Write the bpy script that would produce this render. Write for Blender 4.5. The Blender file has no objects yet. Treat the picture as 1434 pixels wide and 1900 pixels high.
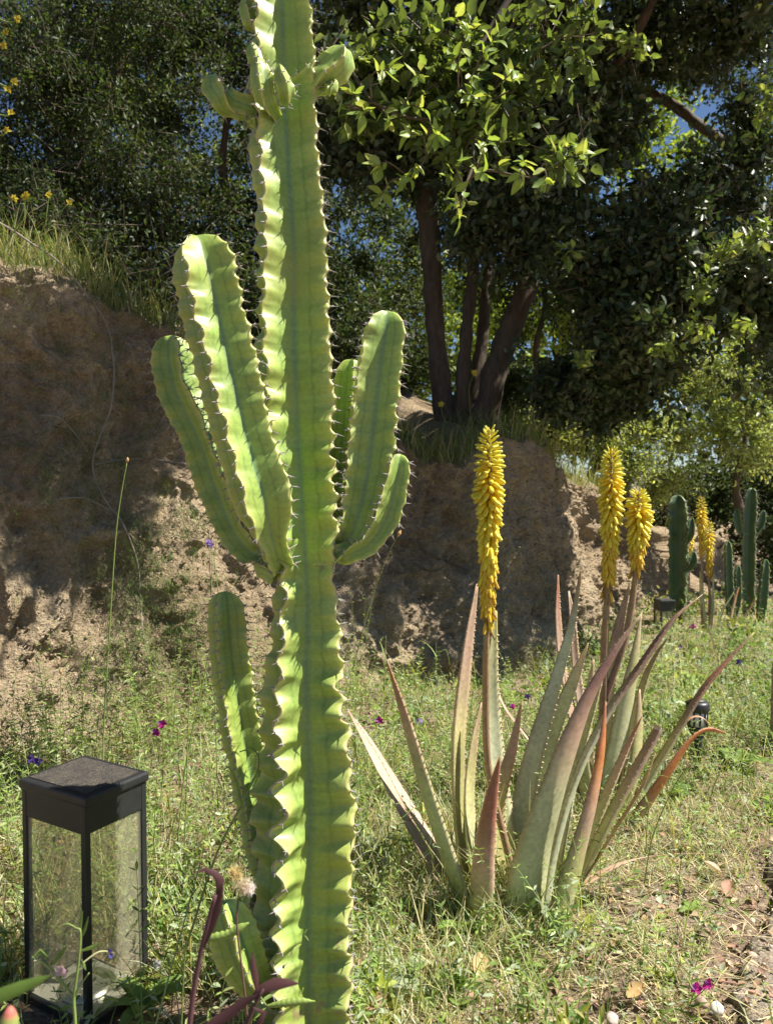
import bpy, bmesh, math, random
import numpy as np
from mathutils import Vector, Matrix, Quaternion

R = math.radians
rng = np.random.default_rng(7)
random.seed(7)
S = bpy.context.scene
COL = S.collection

# ------------------------------------------------------------------ camera
F, CX, CY, PITCH, CAMZ = 1435.0, 717.0, 950.0, R(2.0), 1.0
cam = bpy.data.cameras.new('camera')
cam.sensor_fit = 'VERTICAL'
cam.sensor_height = 7.5
cam.sensor_width = 7.5
cam.lens = 7.5 * F / 1900.0
cam.clip_start, cam.clip_end = 0.02, 800
cam.dof.use_dof = True
cam.dof.focus_distance = 1.75
cam.dof.aperture_fstop = 1.5
camo = bpy.data.objects.new('camera', cam)
COL.objects.link(camo)
camo.location = (0, 0, CAMZ)
camo.rotation_euler = (R(90) - PITCH, 0, 0)
S.camera = camo

# ------------------------------------------------------------------ light
SUN_EL, SUN_AZ = R(54), R(0)          # azimuth measured from +X towards +Y
SUN_DIR = Vector((math.cos(SUN_EL) * math.cos(SUN_AZ), math.cos(SUN_EL) * math.sin(SUN_AZ), math.sin(SUN_EL)))
w = bpy.data.worlds.new('World')
S.world = w
w.use_nodes = True
nt = w.node_tree
bg = nt.nodes['Background']
sky = nt.nodes.new('ShaderNodeTexSky')
sky.sky_type = 'NISHITA'
sky.sun_disc = False
sky.sun_elevation = SUN_EL
sky.sun_rotation = R(90)
sky.altitude = 1500
sky.air_density, sky.dust_density, sky.ozone_density = 1.0, 0.1, 4.0
nt.links.new(sky.outputs[0], bg.inputs[0])
bg.inputs[1].default_value = 0.052
sl = bpy.data.lights.new('sun', 'SUN')
sl.energy = 5.0
sl.angle = R(0.5)
sl.color = (1.0, 0.94, 0.84)
so = bpy.data.objects.new('sun', sl)
COL.objects.link(so)
so.rotation_euler = SUN_DIR.to_track_quat('Z', 'Y').to_euler()
so.location = SUN_DIR * 30
S.view_settings.view_transform = 'Standard'
S.view_settings.look = 'None'
S.view_settings.gamma = 1
S.view_settings.use_curve_mapping = False
S.view_settings.exposure = 1.12
S.cycles.max_bounces = 7
S.cycles.transparent_max_bounces = 16
S.cycles.diffuse_bounces = 3
S.cycles.glossy_bounces = 3
S.cycles.transmission_bounces = 5
S.cycles.caustics_reflective = False
S.cycles.caustics_refractive = False
S.cycles.sample_clamp_indirect = 6
S.cycles.use_denoising = True

# ------------------------------------------------------------------ helpers
def P(px, py, D):
    """point of the place at distance D (metres along Y) that the photo shows at px, py"""
    u, v = (px - CX) / F, (CY - py) / F
    d = Vector((u, math.cos(PITCH) + v * math.sin(PITCH), -math.sin(PITCH) + v * math.cos(PITCH)))
    d *= D / d.y
    return Vector((d.x, d.y, CAMZ + d.z))

def G(px, py, z=0.0):
    a = P(px, py, 1.0)
    t = (z - CAMZ) / (a.z - CAMZ)
    return Vector((a.x * t, t, z))

def proj(V):
    V = np.asarray(V, float)
    y = V[:, 1] * math.cos(PITCH) - (V[:, 2] - CAMZ) * math.sin(PITCH)
    z = V[:, 1] * math.sin(PITCH) + (V[:, 2] - CAMZ) * math.cos(PITCH)
    return CX + V[:, 0] / y * F, CY - z / y * F

def tag(o, label=None, cat=None, group=None, kind=None):
    if label: o['label'] = label
    if cat: o['category'] = cat
    if group: o['group'] = group
    if kind: o['kind'] = kind
    return o

def thing(name, loc, label, cat, group=None, rz=0.0):
    o = bpy.data.objects.new(name, None)
    o.empty_display_size = 0.05
    COL.objects.link(o)
    o.location = loc
    o.rotation_euler = (0, 0, rz)
    return tag(o, label, cat, group)

def link(name, me, parent=None, kind=None, keep_world=True):
    o = bpy.data.objects.new(name, me)
    COL.objects.link(o)
    if parent is not None:
        o.parent = parent
        if keep_world:
            o.matrix_parent_inverse = wm(parent).inverted()
    if kind: o['kind'] = kind
    return o

def wm(o):
    m = o.matrix_basis.copy()
    if o.parent is not None:
        m = wm(o.parent) @ o.matrix_parent_inverse @ m
    return m

def np_mesh(name, V, Fc, mat, col=None, smooth=False, attrs=None, mat_idx=None):
    """V (n,3); Fc an (m,k) array or a list of such arrays; col (n,3)"""
    V = np.asarray(V, np.float32)
    if not isinstance(Fc, list): Fc = [Fc]
    Fc = [np.asarray(f, np.int32) for f in Fc if len(f)]
    me = bpy.data.meshes.new(name)
    me.vertices.add(len(V))
    me.vertices.foreach_set('co', V.ravel())
    loops = np.concatenate([f.ravel() for f in Fc])
    tot = np.concatenate([np.full(len(f), f.shape[1], np.int32) for f in Fc])
    me.loops.add(len(loops))
    me.loops.foreach_set('vertex_index', loops)
    me.polygons.add(len(tot))
    start = np.zeros(len(tot), np.int32)
    start[1:] = np.cumsum(tot)[:-1]
    me.polygons.foreach_set('loop_start', start)
    me.polygons.foreach_set('loop_total', tot)
    if mat_idx is not None:
        me.polygons.foreach_set('material_index', np.asarray(mat_idx, np.int32))
    me.update(calc_edges=True)
    if smooth:
        me.polygons.foreach_set('use_smooth', np.ones(len(tot), bool))
    if col is not None:
        a = me.attributes.new('col', 'FLOAT_COLOR', 'POINT')
        c = np.ones((len(V), 4), np.float32)
        c[:, :3] = col
        a.data.foreach_set('color', c.ravel())
    for k, arr in (attrs or {}).items():
        a = me.attributes.new(k, 'FLOAT', 'POINT')
        a.data.foreach_set('value', np.asarray(arr, np.float32))
    for m in (mat if isinstance(mat, (list, tuple)) else [mat]):
        me.materials.append(m)
    return me

def hash3(ix, iy, iz, seed):
    h = (ix.astype(np.int64) * 374761393 + iy.astype(np.int64) * 668265263 + iz.astype(np.int64) * 2147483647 + seed * 1274126177) & 0xffffffff
    h = ((h ^ (h >> 13)) * 1274126177) & 0xffffffff
    h = (h ^ (h >> 16)) & 0xffffff
    return h / float(0xffffff)

def vnoise(Pt, seed=0):
    Pt = np.asarray(Pt, float)
    i = np.floor(Pt).astype(np.int64)
    f = Pt - i
    f = f * f * (3 - 2 * f)
    r = 0
    for dx in (0, 1):
        for dy in (0, 1):
            for dz in (0, 1):
                wgt = (f[:, 0] if dx else 1 - f[:, 0]) * (f[:, 1] if dy else 1 - f[:, 1]) * (f[:, 2] if dz else 1 - f[:, 2])
                r = r + wgt * hash3(i[:, 0] + dx, i[:, 1] + dy, i[:, 2] + dz, seed)
    return r * 2 - 1

def fbm(Pt, freq, oct_=4, seed=0, gain=0.5):
    r, a = 0, 1.0
    for k in range(oct_):
        r = r + a * vnoise(np.asarray(Pt) * freq, seed + k * 17)
        freq *= 2.1; a *= gain
    return r

def smooth_path(pts, n):
    """Catmull-Rom through rows of pts, n samples even in arc length"""
    Q = np.array([list(p) for p in pts], float)
    E = np.vstack([2 * Q[0] - Q[1], Q, 2 * Q[-1] - Q[-2]])
    out = []
    for k in range(len(Q) - 1):
        p0, p1, p2, p3 = E[k:k + 4]
        for t in np.linspace(0, 1, 24, endpoint=False):
            out.append(0.5 * ((2 * p1) + (-p0 + p2) * t + (2 * p0 - 5 * p1 + 4 * p2 - p3) * t * t + (-p0 + 3 * p1 - 3 * p2 + p3) * t ** 3))
    out.append(Q[-1])
    out = np.array(out)
    d = np.r_[0, np.cumsum(np.linalg.norm(np.diff(out[:, :3], axis=0), axis=1))]
    s = np.linspace(0, d[-1], n)
    return np.stack([np.interp(s, d, out[:, c]) for c in range(out.shape[1])], 1), d[-1]

def tube_arrays(pts, radii, sides=7, n=None, wob=0.0, seed=0):
    pr = [list(p) + [r] for p, r in zip(pts, radii)]
    n = n or max(4, 5 * len(pts))
    C, L = smooth_path(pr, n)
    T = np.gradient(C[:, :3], axis=0)
    T /= np.linalg.norm(T, axis=1)[:, None] + 1e-9
    ref = np.array([0.3, 0.9, 0.1])
    if abs(T[0] @ ref) > .9: ref = np.array([1.0, 0, .2])
    e1 = np.cross(T, ref); e1 /= np.linalg.norm(e1, axis=1)[:, None] + 1e-9
    e2 = np.cross(T, e1)
    a = np.linspace(0, 2 * math.pi, sides, endpoint=False)
    rad = C[:, 3][:, None] * np.ones(sides)[None]
    V = C[:, None, :3] + rad[..., None] * (np.cos(a)[None, :, None] * e1[:, None] + np.sin(a)[None, :, None] * e2[:, None])
    V = V.reshape(-1, 3)
    if wob:
        V = V + (T[:, None] * 0 + 1).repeat(sides, 1).reshape(-1, 3) * 0
        nz = fbm(V, 9, 3, seed)[:, None] * wob
        cen = C[:, None, :3].repeat(sides, 1).reshape(-1, 3)
        V = V + (V - cen) * nz
    i = np.arange(n - 1)[:, None] * sides
    j = np.arange(sides)[None]
    Fq = np.stack([i + j, i + (j + 1) % sides, i + sides + (j + 1) % sides, i + sides + j], -1).reshape(-1, 4)
    cap0 = np.array([[*range(sides - 1, -1, -1)]])
    cap1 = np.array([[(n - 1) * sides + k for k in range(sides)]])
    s = np.repeat(np.linspace(0, 1, n), sides)
    return V, [Fq, cap0, cap1], s

def tube(name, pts, radii, mat, parent, sides=7, n=None, col=None, wob=0.0, kind=None):
    V, Fc, s = tube_arrays(pts, radii, sides, n, wob)
    c = None
    if col is not None:
        col = np.asarray(col, float)
        c = col[None].repeat(len(V), 0) if col.ndim == 1 else col[0] * (1 - s)[:, None] + col[1] * s[:, None]
    return link(name, np_mesh(name, V, Fc, mat, c, True), parent, kind)

def box_mesh(name, size, mat, bevel=0.0, segs=2):
    bm = bmesh.new()
    bmesh.ops.create_cube(bm, size=1)
    bmesh.ops.scale(bm, vec=size, verts=bm.verts)
    if bevel:
        bmesh.ops.bevel(bm, geom=bm.edges[:], offset=bevel, segments=segs, affect='EDGES', profile=0.6)
    me = bpy.data.meshes.new(name)
    bm.to_mesh(me); bm.free()
    me.materials.append(mat)
    return me

def box(name, size, loc, mat, parent, bevel=0.0, segs=2):
    o = link(name, box_mesh(name, size, mat, bevel, segs), parent, keep_world=False)
    o.location = loc
    return o

def lathe(name, prof, mat, parent=None, sides=20, loc=(0, 0, 0), smooth=True):
    V, Fq = [], []
    for r, z in prof:
        for k in range(sides):
            a = 2 * math.pi * k / sides
            V.append((r * math.cos(a), r * math.sin(a), z))
    for i in range(len(prof) - 1):
        for k in range(sides):
            Fq.append((i * sides + k, i * sides + (k + 1) % sides, (i + 1) * sides + (k + 1) % sides, (i + 1) * sides + k))
    caps = []
    if prof[0][0] > 1e-5: caps.append(list(range(sides))[::-1])
    if prof[-1][0] > 1e-5: caps.append([(len(prof) - 1) * sides + k for k in range(sides)])
    fl = [np.array(Fq)] + ([np.array(caps)] if caps else [])
    o = link(name, np_mesh(name, V, fl, mat, None, smooth), parent, keep_world=False)
    o.location = loc
    return o

# ------------------------------------------------------------------ materials
def new_mat(name):
    m = bpy.data.materials.new(name)
    m.use_nodes = True
    t = m.node_tree
    return m, t, t.nodes['Principled BSDF'], t.nodes['Material Output']

def N(t, kind, **kw):
    n = t.nodes.new(kind)
    for k, v in kw.items():
        if hasattr(n, k): setattr(n, k, v)
        else: n.inputs[k].default_value = v
    return n

def L(t, a, b): t.links.new(a, b)

def simple(name, color, rough=0.6, metal=0.0, spec=0.5, noise=0.0, scale=40, bump=0.0):
    m, t, b, o = new_mat(name)
    b.inputs['Base Color'].default_value = (*color, 1)
    b.inputs['Roughness'].default_value = rough
    b.inputs['Metallic'].default_value = metal
    b.inputs['Specular IOR Level'].default_value = spec
    if noise or bump:
        tc = N(t, 'ShaderNodeTexCoord')
        nz = N(t, 'ShaderNodeTexNoise', Scale=scale, Detail=6.0)
        L(t, tc.outputs['Object'], nz.inputs['Vector'])
        if noise:
            mx = N(t, 'ShaderNodeMix', data_type='RGBA')
            mx.inputs['A'].default_value = (*[c * (1 - noise) for c in color], 1)
            mx.inputs['B'].default_value = (*[min(1, c * (1 + noise)) for c in color], 1)
            L(t, nz.outputs['Fac'], mx.inputs['Factor'])
            L(t, mx.outputs['Result'], b.inputs['Base Color'])
        if bump:
            bp = N(t, 'ShaderNodeBump', Strength=1.0, Distance=bump)
            L(t, nz.outputs['Fac'], bp.inputs['Height'])
            L(t, bp.outputs['Normal'], b.inputs['Normal'])
    return m

def leaf_mat(name, rough=0.5, transl=0.4, boost=(1.5, 1.5, 0.7), spec=0.4, noise=0.25):
    """leaf: colour from the mesh attribute 'col', part of the light passes through"""
    m, t, b, o = new_mat(name)
    at = N(t, 'ShaderNodeAttribute', attribute_name='col')
    tc = N(t, 'ShaderNodeTexCoord')
    nz = N(t, 'ShaderNodeTexNoise', Scale=60.0, Detail=3.0)
    L(t, tc.outputs['Object'], nz.inputs['Vector'])
    mr = N(t, 'ShaderNodeMapRange')
    mr.inputs['To Min'].default_value = 1 - noise
    mr.inputs['To Max'].default_value = 1 + noise
    L(t, nz.outputs['Fac'], mr.inputs['Value'])
    mul = N(t, 'ShaderNodeVectorMath', operation='SCALE')
    L(t, at.outputs['Color'], mul.inputs[0])
    L(t, mr.outputs['Result'], mul.inputs['Scale'])
    L(t, mul.outputs['Vector'], b.inputs['Base Color'])
    b.inputs['Roughness'].default_value = rough
    b.inputs['Specular IOR Level'].default_value = spec
    tr = N(t, 'ShaderNodeBsdfTranslucent')
    mv = N(t, 'ShaderNodeVectorMath', operation='MULTIPLY')
    mv.inputs[1].default_value = boost
    L(t, mul.outputs['Vector'], mv.inputs[0])
    L(t, mv.outputs['Vector'], tr.inputs['Color'])
    mx = N(t, 'ShaderNodeMixShader')
    mx.inputs[0].default_value = transl
    L(t, b.outputs[0], mx.inputs[1]); L(t, tr.outputs[0], mx.inputs[2])
    L(t, mx.outputs[0], o.inputs['Surface'])
    return m

def ramp(t, stops, src=None):
    r = N(t, 'ShaderNodeValToRGB')
    e = r.color_ramp.elements
    while len(e) < len(stops): e.new(0.5)
    for k, (p, c) in enumerate(stops):
        e[k].position = p
        e[k].color = (*c, 1)
    if src is not None: L(t, src, r.inputs['Fac'])
    return r

def cactus_mat(name, valley, flank, rim, cork, sss=0.55):
    m, t, b, o = new_mat(name)
    at = N(t, 'ShaderNodeAttribute', attribute_name='rim')
    rp = ramp(t, [(0.0, valley), (0.16, flank), (0.40, flank), (0.47, [c * .78 for c in flank]), (0.54, flank), (0.8, [f * .6 + r * .4 for f, r in zip(flank, rim)]), (0.955, rim), (0.995, cork)], at.outputs['Fac'])
    tc = N(t, 'ShaderNodeTexCoord')
    n1 = N(t, 'ShaderNodeTexNoise', Scale=9.0, Detail=5.0)
    n2 = N(t, 'ShaderNodeTexNoise', Scale=160.0, Detail=4.0)
    for n in (n1, n2): L(t, tc.outputs['Object'], n.inputs['Vector'])
    mp = N(t, 'ShaderNodeMapping')
    mp.inputs['Scale'].default_value = (14, 14, 150)
    mp.inputs['Rotation'].default_value = (0, R(12), 0)
    n5 = N(t, 'ShaderNodeTexNoise', Scale=1.0, Detail=3.0)
    L(t, tc.outputs['Object'], mp.inputs['Vector']); L(t, mp.outputs['Vector'], n5.inputs['Vector'])
    av = N(t, 'ShaderNodeMath', operation='MULTIPLY_ADD')
    av.inputs[1].default_value = 0.7
    L(t, n5.outputs['Fac'], av.inputs[0]); L(t, n2.outputs['Fac'], av.inputs[2])
    ad = N(t, 'ShaderNodeMath', operation='ADD')
    L(t, n1.outputs['Fac'], ad.inputs[0]); L(t, av.outputs[0], ad.inputs[1])
    mr = N(t, 'ShaderNodeMapRange')
    mr.inputs['From Min'].default_value, mr.inputs['From Max'].default_value = 0.85, 1.85
    mr.inputs['To Min'].default_value, mr.inputs['To Max'].default_value = 0.70, 1.30
    L(t, ad.outputs[0], mr.inputs['Value'])
    sc = N(t, 'ShaderNodeVectorMath', operation='SCALE')
    L(t, rp.outputs['Color'], sc.inputs[0]); L(t, mr.outputs['Result'], sc.inputs['Scale'])
    # yellowed areas
    n4 = N(t, 'ShaderNodeTexNoise', Scale=5.5, Detail=3.0)
    L(t, tc.outputs['Object'], n4.inputs['Vector'])
    r4 = ramp(t, [(0.48, (0, 0, 0)), (0.78, (.5, .5, .5))], n4.outputs['Fac'])
    my = N(t, 'ShaderNodeMix', data_type='RGBA')
    my.inputs['B'].default_value = (flank[0] * 1.4, flank[1] * 1.04, flank[2] * .75, 1)
    L(t, r4.outputs['Color'], my.inputs['Factor']); L(t, sc.outputs['Vector'], my.inputs['A'])
    # small brown specks and scabs
    vo = N(t, 'ShaderNodeTexVoronoi', Scale=55.0)
    L(t, tc.outputs['Object'], vo.inputs['Vector'])
    lt = N(t, 'ShaderNodeMath', operation='LESS_THAN')
    lt.inputs[1].default_value = 0.055
    L(t, vo.outputs['Distance'], lt.inputs[0])
    mu = N(t, 'ShaderNodeMath', operation='MULTIPLY')
    mu.inputs[1].default_value = 0.5
    L(t, lt.outputs[0], mu.inputs[0])
    mx = N(t, 'ShaderNodeMix', data_type='RGBA')
    mx.inputs['B'].default_value = (.10, .07, .03, 1)
    L(t, mu.outputs[0], mx.inputs['Factor']); L(t, my.outputs['Result'], mx.inputs['A'])
    sx = N(t, 'ShaderNodeSeparateXYZ')
    L(t, tc.outputs['Object'], sx.inputs[0])
    mz = N(t, 'ShaderNodeMapRange')
    mz.inputs['From Min'].default_value, mz.inputs['From Max'].default_value = 0.0, 0.45
    mz.inputs['To Min'].default_value, mz.inputs['To Max'].default_value = 0.16, 0.0
    L(t, sx.outputs['Z'], mz.inputs['Value'])
    n6 = N(t, 'ShaderNodeTexNoise', Scale=26.0, Detail=8.0, Roughness=0.7)
    L(t, tc.outputs['Object'], n6.inputs['Vector'])
    a6 = N(t, 'ShaderNodeMath', operation='ADD')
    L(t, n6.outputs['Fac'], a6.inputs[0]); L(t, mz.outputs['Result'], a6.inputs[1])
    r6 = ramp(t, [(0.66, (0, 0, 0)), (0.74, (.8, .8, .8))], a6.outputs[0])
    m6 = N(t, 'ShaderNodeMix', data_type='RGBA')
    m6.inputs['B'].default_value = (.26, .19, .11, 1)
    L(t, r6.outputs['Color'], m6.inputs['Factor']); L(t, mx.outputs['Result'], m6.inputs['A'])
    L(t, m6.outputs['Result'], b.inputs['Base Color'])
    b.inputs['Roughness'].default_value = 0.42
    b.inputs['Specular IOR Level'].default_value = 0.5
    b.subsurface_method = 'RANDOM_WALK' if hasattr(b, 'subsurface_method') else None
    b.inputs['Subsurface Weight'].default_value = sss
    b.inputs['Subsurface Radius'].default_value = (0.7, 1.0, 0.15)
    b.inputs['Subsurface Scale'].default_value = 0.013
    bp = N(t, 'ShaderNodeBump', Strength=0.35, Distance=0.0008)
    L(t, n2.outputs['Fac'], bp.inputs['Height'])
    L(t, bp.outputs['Normal'], b.inputs['Normal'])
    return m

def soil_mat(name, dark, mid, light, big=1.2, bumpd=0.02, fine=1.0):
    m, t, b, o = new_mat(name)
    tc = N(t, 'ShaderNodeTexCoord')
    n1 = N(t, 'ShaderNodeTexNoise', Scale=big, Detail=8.0, Roughness=0.65)
    n2 = N(t, 'ShaderNodeTexNoise', Scale=22.0, Detail=8.0, Roughness=0.7)
    n3 = N(t, 'ShaderNodeTexNoise', Scale=90.0, Detail=6.0, Roughness=0.75)
    vo = N(t, 'ShaderNodeTexVoronoi', Scale=48.0)
    vo2 = N(t, 'ShaderNodeTexVoronoi', Scale=110.0)
    for n in (n1, n2, n3, vo, vo2): L(t, tc.outputs['Object'], n.inputs['Vector'])
    rp = ramp(t, [(0.28, dark), (0.5, mid), (0.72, light)], n1.outputs['Fac'])
    rp2 = ramp(t, [(0.25, (.55, .5, .45)), (0.5, (1, 1, 1)), (0.8, (1.25, 1.2, 1.15))], n2.outputs['Fac'])
    mu = N(t, 'ShaderNodeMix', data_type='RGBA', blend_type='MULTIPLY')
    mu.inputs['Factor'].default_value = 0.8
    L(t, rp.outputs['Color'], mu.inputs['A']); L(t, rp2.outputs['Color'], mu.inputs['B'])
    sep = N(t, 'ShaderNodeMapRange')
    sep.inputs['To Min'].default_value, sep.inputs['To Max'].default_value = 0.78, 1.2
    L(t, vo2.outputs['Color'], sep.inputs['Value'])
    sc = N(t, 'ShaderNodeVectorMath', operation='SCALE')
    L(t, mu.outputs['Result'], sc.inputs[0]); L(t, sep.outputs['Result'], sc.inputs['Scale'])
    L(t, sc.outputs['Vector'], b.inputs['Base Color'])
    b.inputs['Roughness'].default_value = 0.95
    b.inputs['Specular IOR Level'].default_value = 0.15
    s = None
    for src, wgt in ((n2.outputs['Fac'], 1.0), (n3.outputs['Fac'], 0.7), (vo.outputs['Distance'], -0.5), (vo2.outputs['Distance'], -0.3)):
        mm = N(t, 'ShaderNodeMath', operation='MULTIPLY')
        mm.inputs[1].default_value = wgt
        L(t, src, mm.inputs[0])
        if s is None: s = mm
        else:
            a = N(t, 'ShaderNodeMath', operation='ADD')
            L(t, s.outputs[0], a.inputs[0]); L(t, mm.outputs[0], a.inputs[1]); s = a
    bp = N(t, 'ShaderNodeBump', Strength=1.0, Distance=bumpd)
    L(t, s.outputs[0], bp.inputs['Height'])
    L(t, bp.outputs['Normal'], b.inputs['Normal'])
    return m

def bark_mat(name, c1, c2):
    m, t, b, o = new_mat(name)
    tc = N(t, 'ShaderNodeTexCoord')
    mp = N(t, 'ShaderNodeMapping')
    mp.inputs['Scale'].default_value = (30, 30, 7)
    L(t, tc.outputs['Object'], mp.inputs['Vector'])
    n1 = N(t, 'ShaderNodeTexNoise', Scale=1.0, Detail=8.0, Roughness=0.7)
    L(t, mp.outputs['Vector'], n1.inputs['Vector'])
    rp = ramp(t, [(0.3, c1), (0.7, c2)], n1.outputs['Fac'])
    L(t, rp.outputs['Color'], b.inputs['Base Color'])
    b.inputs['Roughness'].default_value = 0.9
    bp = N(t, 'ShaderNodeBump', Strength=1.0, Distance=0.012)
    L(t, n1.outputs['Fac'], bp.inputs['Height'])
    L(t, bp.outputs['Normal'], b.inputs['Normal'])
    return m

def aloe_mat(name):
    m, t, b, o = new_mat(name)
    at = N(t, 'ShaderNodeAttribute', attribute_name='col')
    tc = N(t, 'ShaderNodeTexCoord')
    n1 = N(t, 'ShaderNodeTexNoise', Scale=14.0, Detail=6.0, Roughness=0.6)
    n2 = N(t, 'ShaderNodeTexNoise', Scale=90.0, Detail=4.0)
    for n in (n1, n2): L(t, tc.outputs['Object'], n.inputs['Vector'])
    ad = N(t, 'ShaderNodeMath', operation='ADD')
    L(t, n1.outputs['Fac'], ad.inputs[0]); L(t, n2.outputs['Fac'], ad.inputs[1])
    mr = N(t, 'ShaderNodeMapRange')
    mr.inputs['From Min'].default_value, mr.inputs['From Max'].default_value = 0.55, 1.45
    mr.inputs['To Min'].default_value, mr.inputs['To Max'].default_value = 0.65, 1.35
    L(t, ad.outputs[0], mr.inputs['Value'])
    sc = N(t, 'ShaderNodeVectorMath', operation='SCALE')
    L(t, at.outputs['Color'], sc.inputs[0]); L(t, mr.outputs['Result'], sc.inputs['Scale'])
    # brown scuffs and spots
    n3 = N(t, 'ShaderNodeTexNoise', Scale=38.0, Detail=8.0, Roughness=0.75)
    L(t, tc.outputs['Object'], n3.inputs['Vector'])
    rp = ramp(t, [(0.60, (0, 0, 0)), (0.72, (.75, .75, .75))], n3.outputs['Fac'])
    mx = N(t, 'ShaderNodeMix', data_type='RGBA')
    mx.inputs['B'].default_value = (.16, .10, .055, 1)
    L(t, rp.outputs['Color'], mx.inputs['Factor']); L(t, sc.outputs['Vector'], mx.inputs['A'])
    L(t, mx.outputs['Result'], b.inputs['Base Color'])
    b.inputs['Roughness'].default_value = 0.5
    b.inputs['Specular IOR Level'].default_value = 0.4
    b.inputs['Subsurface Weight'].default_value = 0.25
    b.inputs['Subsurface Radius'].default_value = (0.9, 0.9, 0.3)
    b.inputs['Subsurface Scale'].default_value = 0.01
    bp = N(t, 'ShaderNodeBump', Strength=0.5, Distance=0.001)
    L(t, n2.outputs['Fac'], bp.inputs['Height'])
    L(t, bp.outputs['Normal'], b.inputs['Normal'])
    return m

def pane_mat(name):
    m, t, b, o = new_mat(name)
    t.nodes.remove(b)
    tr = N(t, 'ShaderNodeBsdfTransparent'); tr.inputs[0].default_value = (.975, .965, .90, 1)
    gl = N(t, 'ShaderNodeBsdfGlossy'); gl.inputs['Roughness'].default_value = 0.03
    df = N(t, 'ShaderNodeBsdfDiffuse'); df.inputs[0].default_value = (.66, .63, .50, 1)
    lw = N(t, 'ShaderNodeLayerWeight'); lw.inputs[0].default_value = 0.5
    pw = N(t, 'ShaderNodeMath', operation='POWER'); pw.inputs[1].default_value = 3.0
    L(t, lw.outputs['Facing'], pw.inputs[0])
    fr = N(t, 'ShaderNodeMapRange'); fr.inputs['To Min'].default_value, fr.inputs['To Max'].default_value = 0.04, 0.7
    L(t, pw.outputs[0], fr.inputs['Value'])
    m1 = N(t, 'ShaderNodeMixShader'); m2 = N(t, 'ShaderNodeMixShader')
    tc = N(t, 'ShaderNodeTexCoord')
    nz = N(t, 'ShaderNodeTexNoise', Scale=14.0, Detail=6.0)
    L(t, tc.outputs['Object'], nz.inputs['Vector'])
    mr = N(t, 'ShaderNodeMapRange')
    mr.inputs['To Min'].default_value, mr.inputs['To Max'].default_value = 0.06, 0.20
    L(t, nz.outputs['Fac'], mr.inputs['Value'])
    L(t, mr.outputs['Result'], m1.inputs[0])
    L(t, tr.outputs[0], m1.inputs[1]); L(t, df.outputs[0], m1.inputs[2])
    L(t, fr.outputs[0], m2.inputs[0]); L(t, m1.outputs[0], m2.inputs[1]); L(t, gl.outputs[0], m2.inputs[2])
    L(t, m2.outputs[0], o.inputs['Surface'])
    return m

M = {}
M['cactus'] = cactus_mat('cactus_skin', (.16, .28, .11), (.26, .375, .08), (.46, .49, .15), (.44, .36, .22), .32)
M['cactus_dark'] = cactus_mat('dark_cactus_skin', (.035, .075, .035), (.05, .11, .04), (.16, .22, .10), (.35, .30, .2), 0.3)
M['spine'] = simple('spine_grey', (.30, .27, .26), 0.5)
M['soil'] = soil_mat('bank_soil', (.32, .235, .145), (.52, .405, .265), (.67, .54, .37), 1.3, 0.042)
M['ground'] = soil_mat('ground_soil', (.20, .14, .10), (.34, .25, .18), (.48, .38, .28), 4.0, 0.025)
M['path'] = soil_mat('path_concrete', (.38, .31, .23), (.53, .45, .35), (.64, .56, .45), 9.0, 0.035)
M['bark'] = bark_mat('oak_bark', (.05, .035, .022), (.15, .11, .075))
M['twig'] = simple('twig_bark', (.10, .075, .05), 0.9, noise=0.3)
M['vine'] = simple('dry_vine', (.25, .22, .18), 0.85, noise=0.3)
M['oak_leaf'] = leaf_mat('oak_leaf', 0.40, 0.24, spec=0.5)
M['young_leaf'] = leaf_mat('young_oak_leaf', 0.42, 0.42, boost=(1.4, 1.3, .6), spec=0.4)
M['bush_leaf'] = leaf_mat('bush_leaf', 0.5, 0.35, spec=0.35)
M['grass'] = leaf_mat('grass_blade', 0.55, 0.35, spec=0.3)
M['stem'] = leaf_mat('green_stem', 0.55, 0.15, spec=0.3)
M['petal'] = leaf_mat('petal', 0.6, 0.4, boost=(1.2, 1.0, 1.2), spec=0.2, noise=0.15)
M['floret'] = leaf_mat('aloe_floret', 0.42, 0.25, boost=(1.3, 1.1, .5), spec=0.4, noise=0.12)
M['litter'] = leaf_mat('dry_leaf_litter', 0.8, 0.15, boost=(1.2, 1.1, .8), spec=0.2)
M['aloe'] = aloe_mat('aloe_skin')
M['pebble'] = simple('pebble_stone', (.42, .36, .30), 0.9, noise=0.45, scale=30, bump=0.003)
M['black'] = simple('lantern_plastic', (.022, .023, .024), 0.42, noise=0.35, scale=60, bump=0.0004)
M['white'] = simple('frosted_plastic', (.75, .76, .78), 0.35)
M['silver'] = simple('reflector_metal', (.75, .77, .79), 0.22, metal=0.9)
M['tray'] = simple('lantern_tray', (.55, .56, .55), 0.4, metal=0.3, noise=0.15)
M['pane'] = pane_mat('lantern_pane')
M['wood'] = simple('post_wood', (.36, .27, .19), 0.8, noise=0.25, scale=25, bump=0.002)

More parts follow.
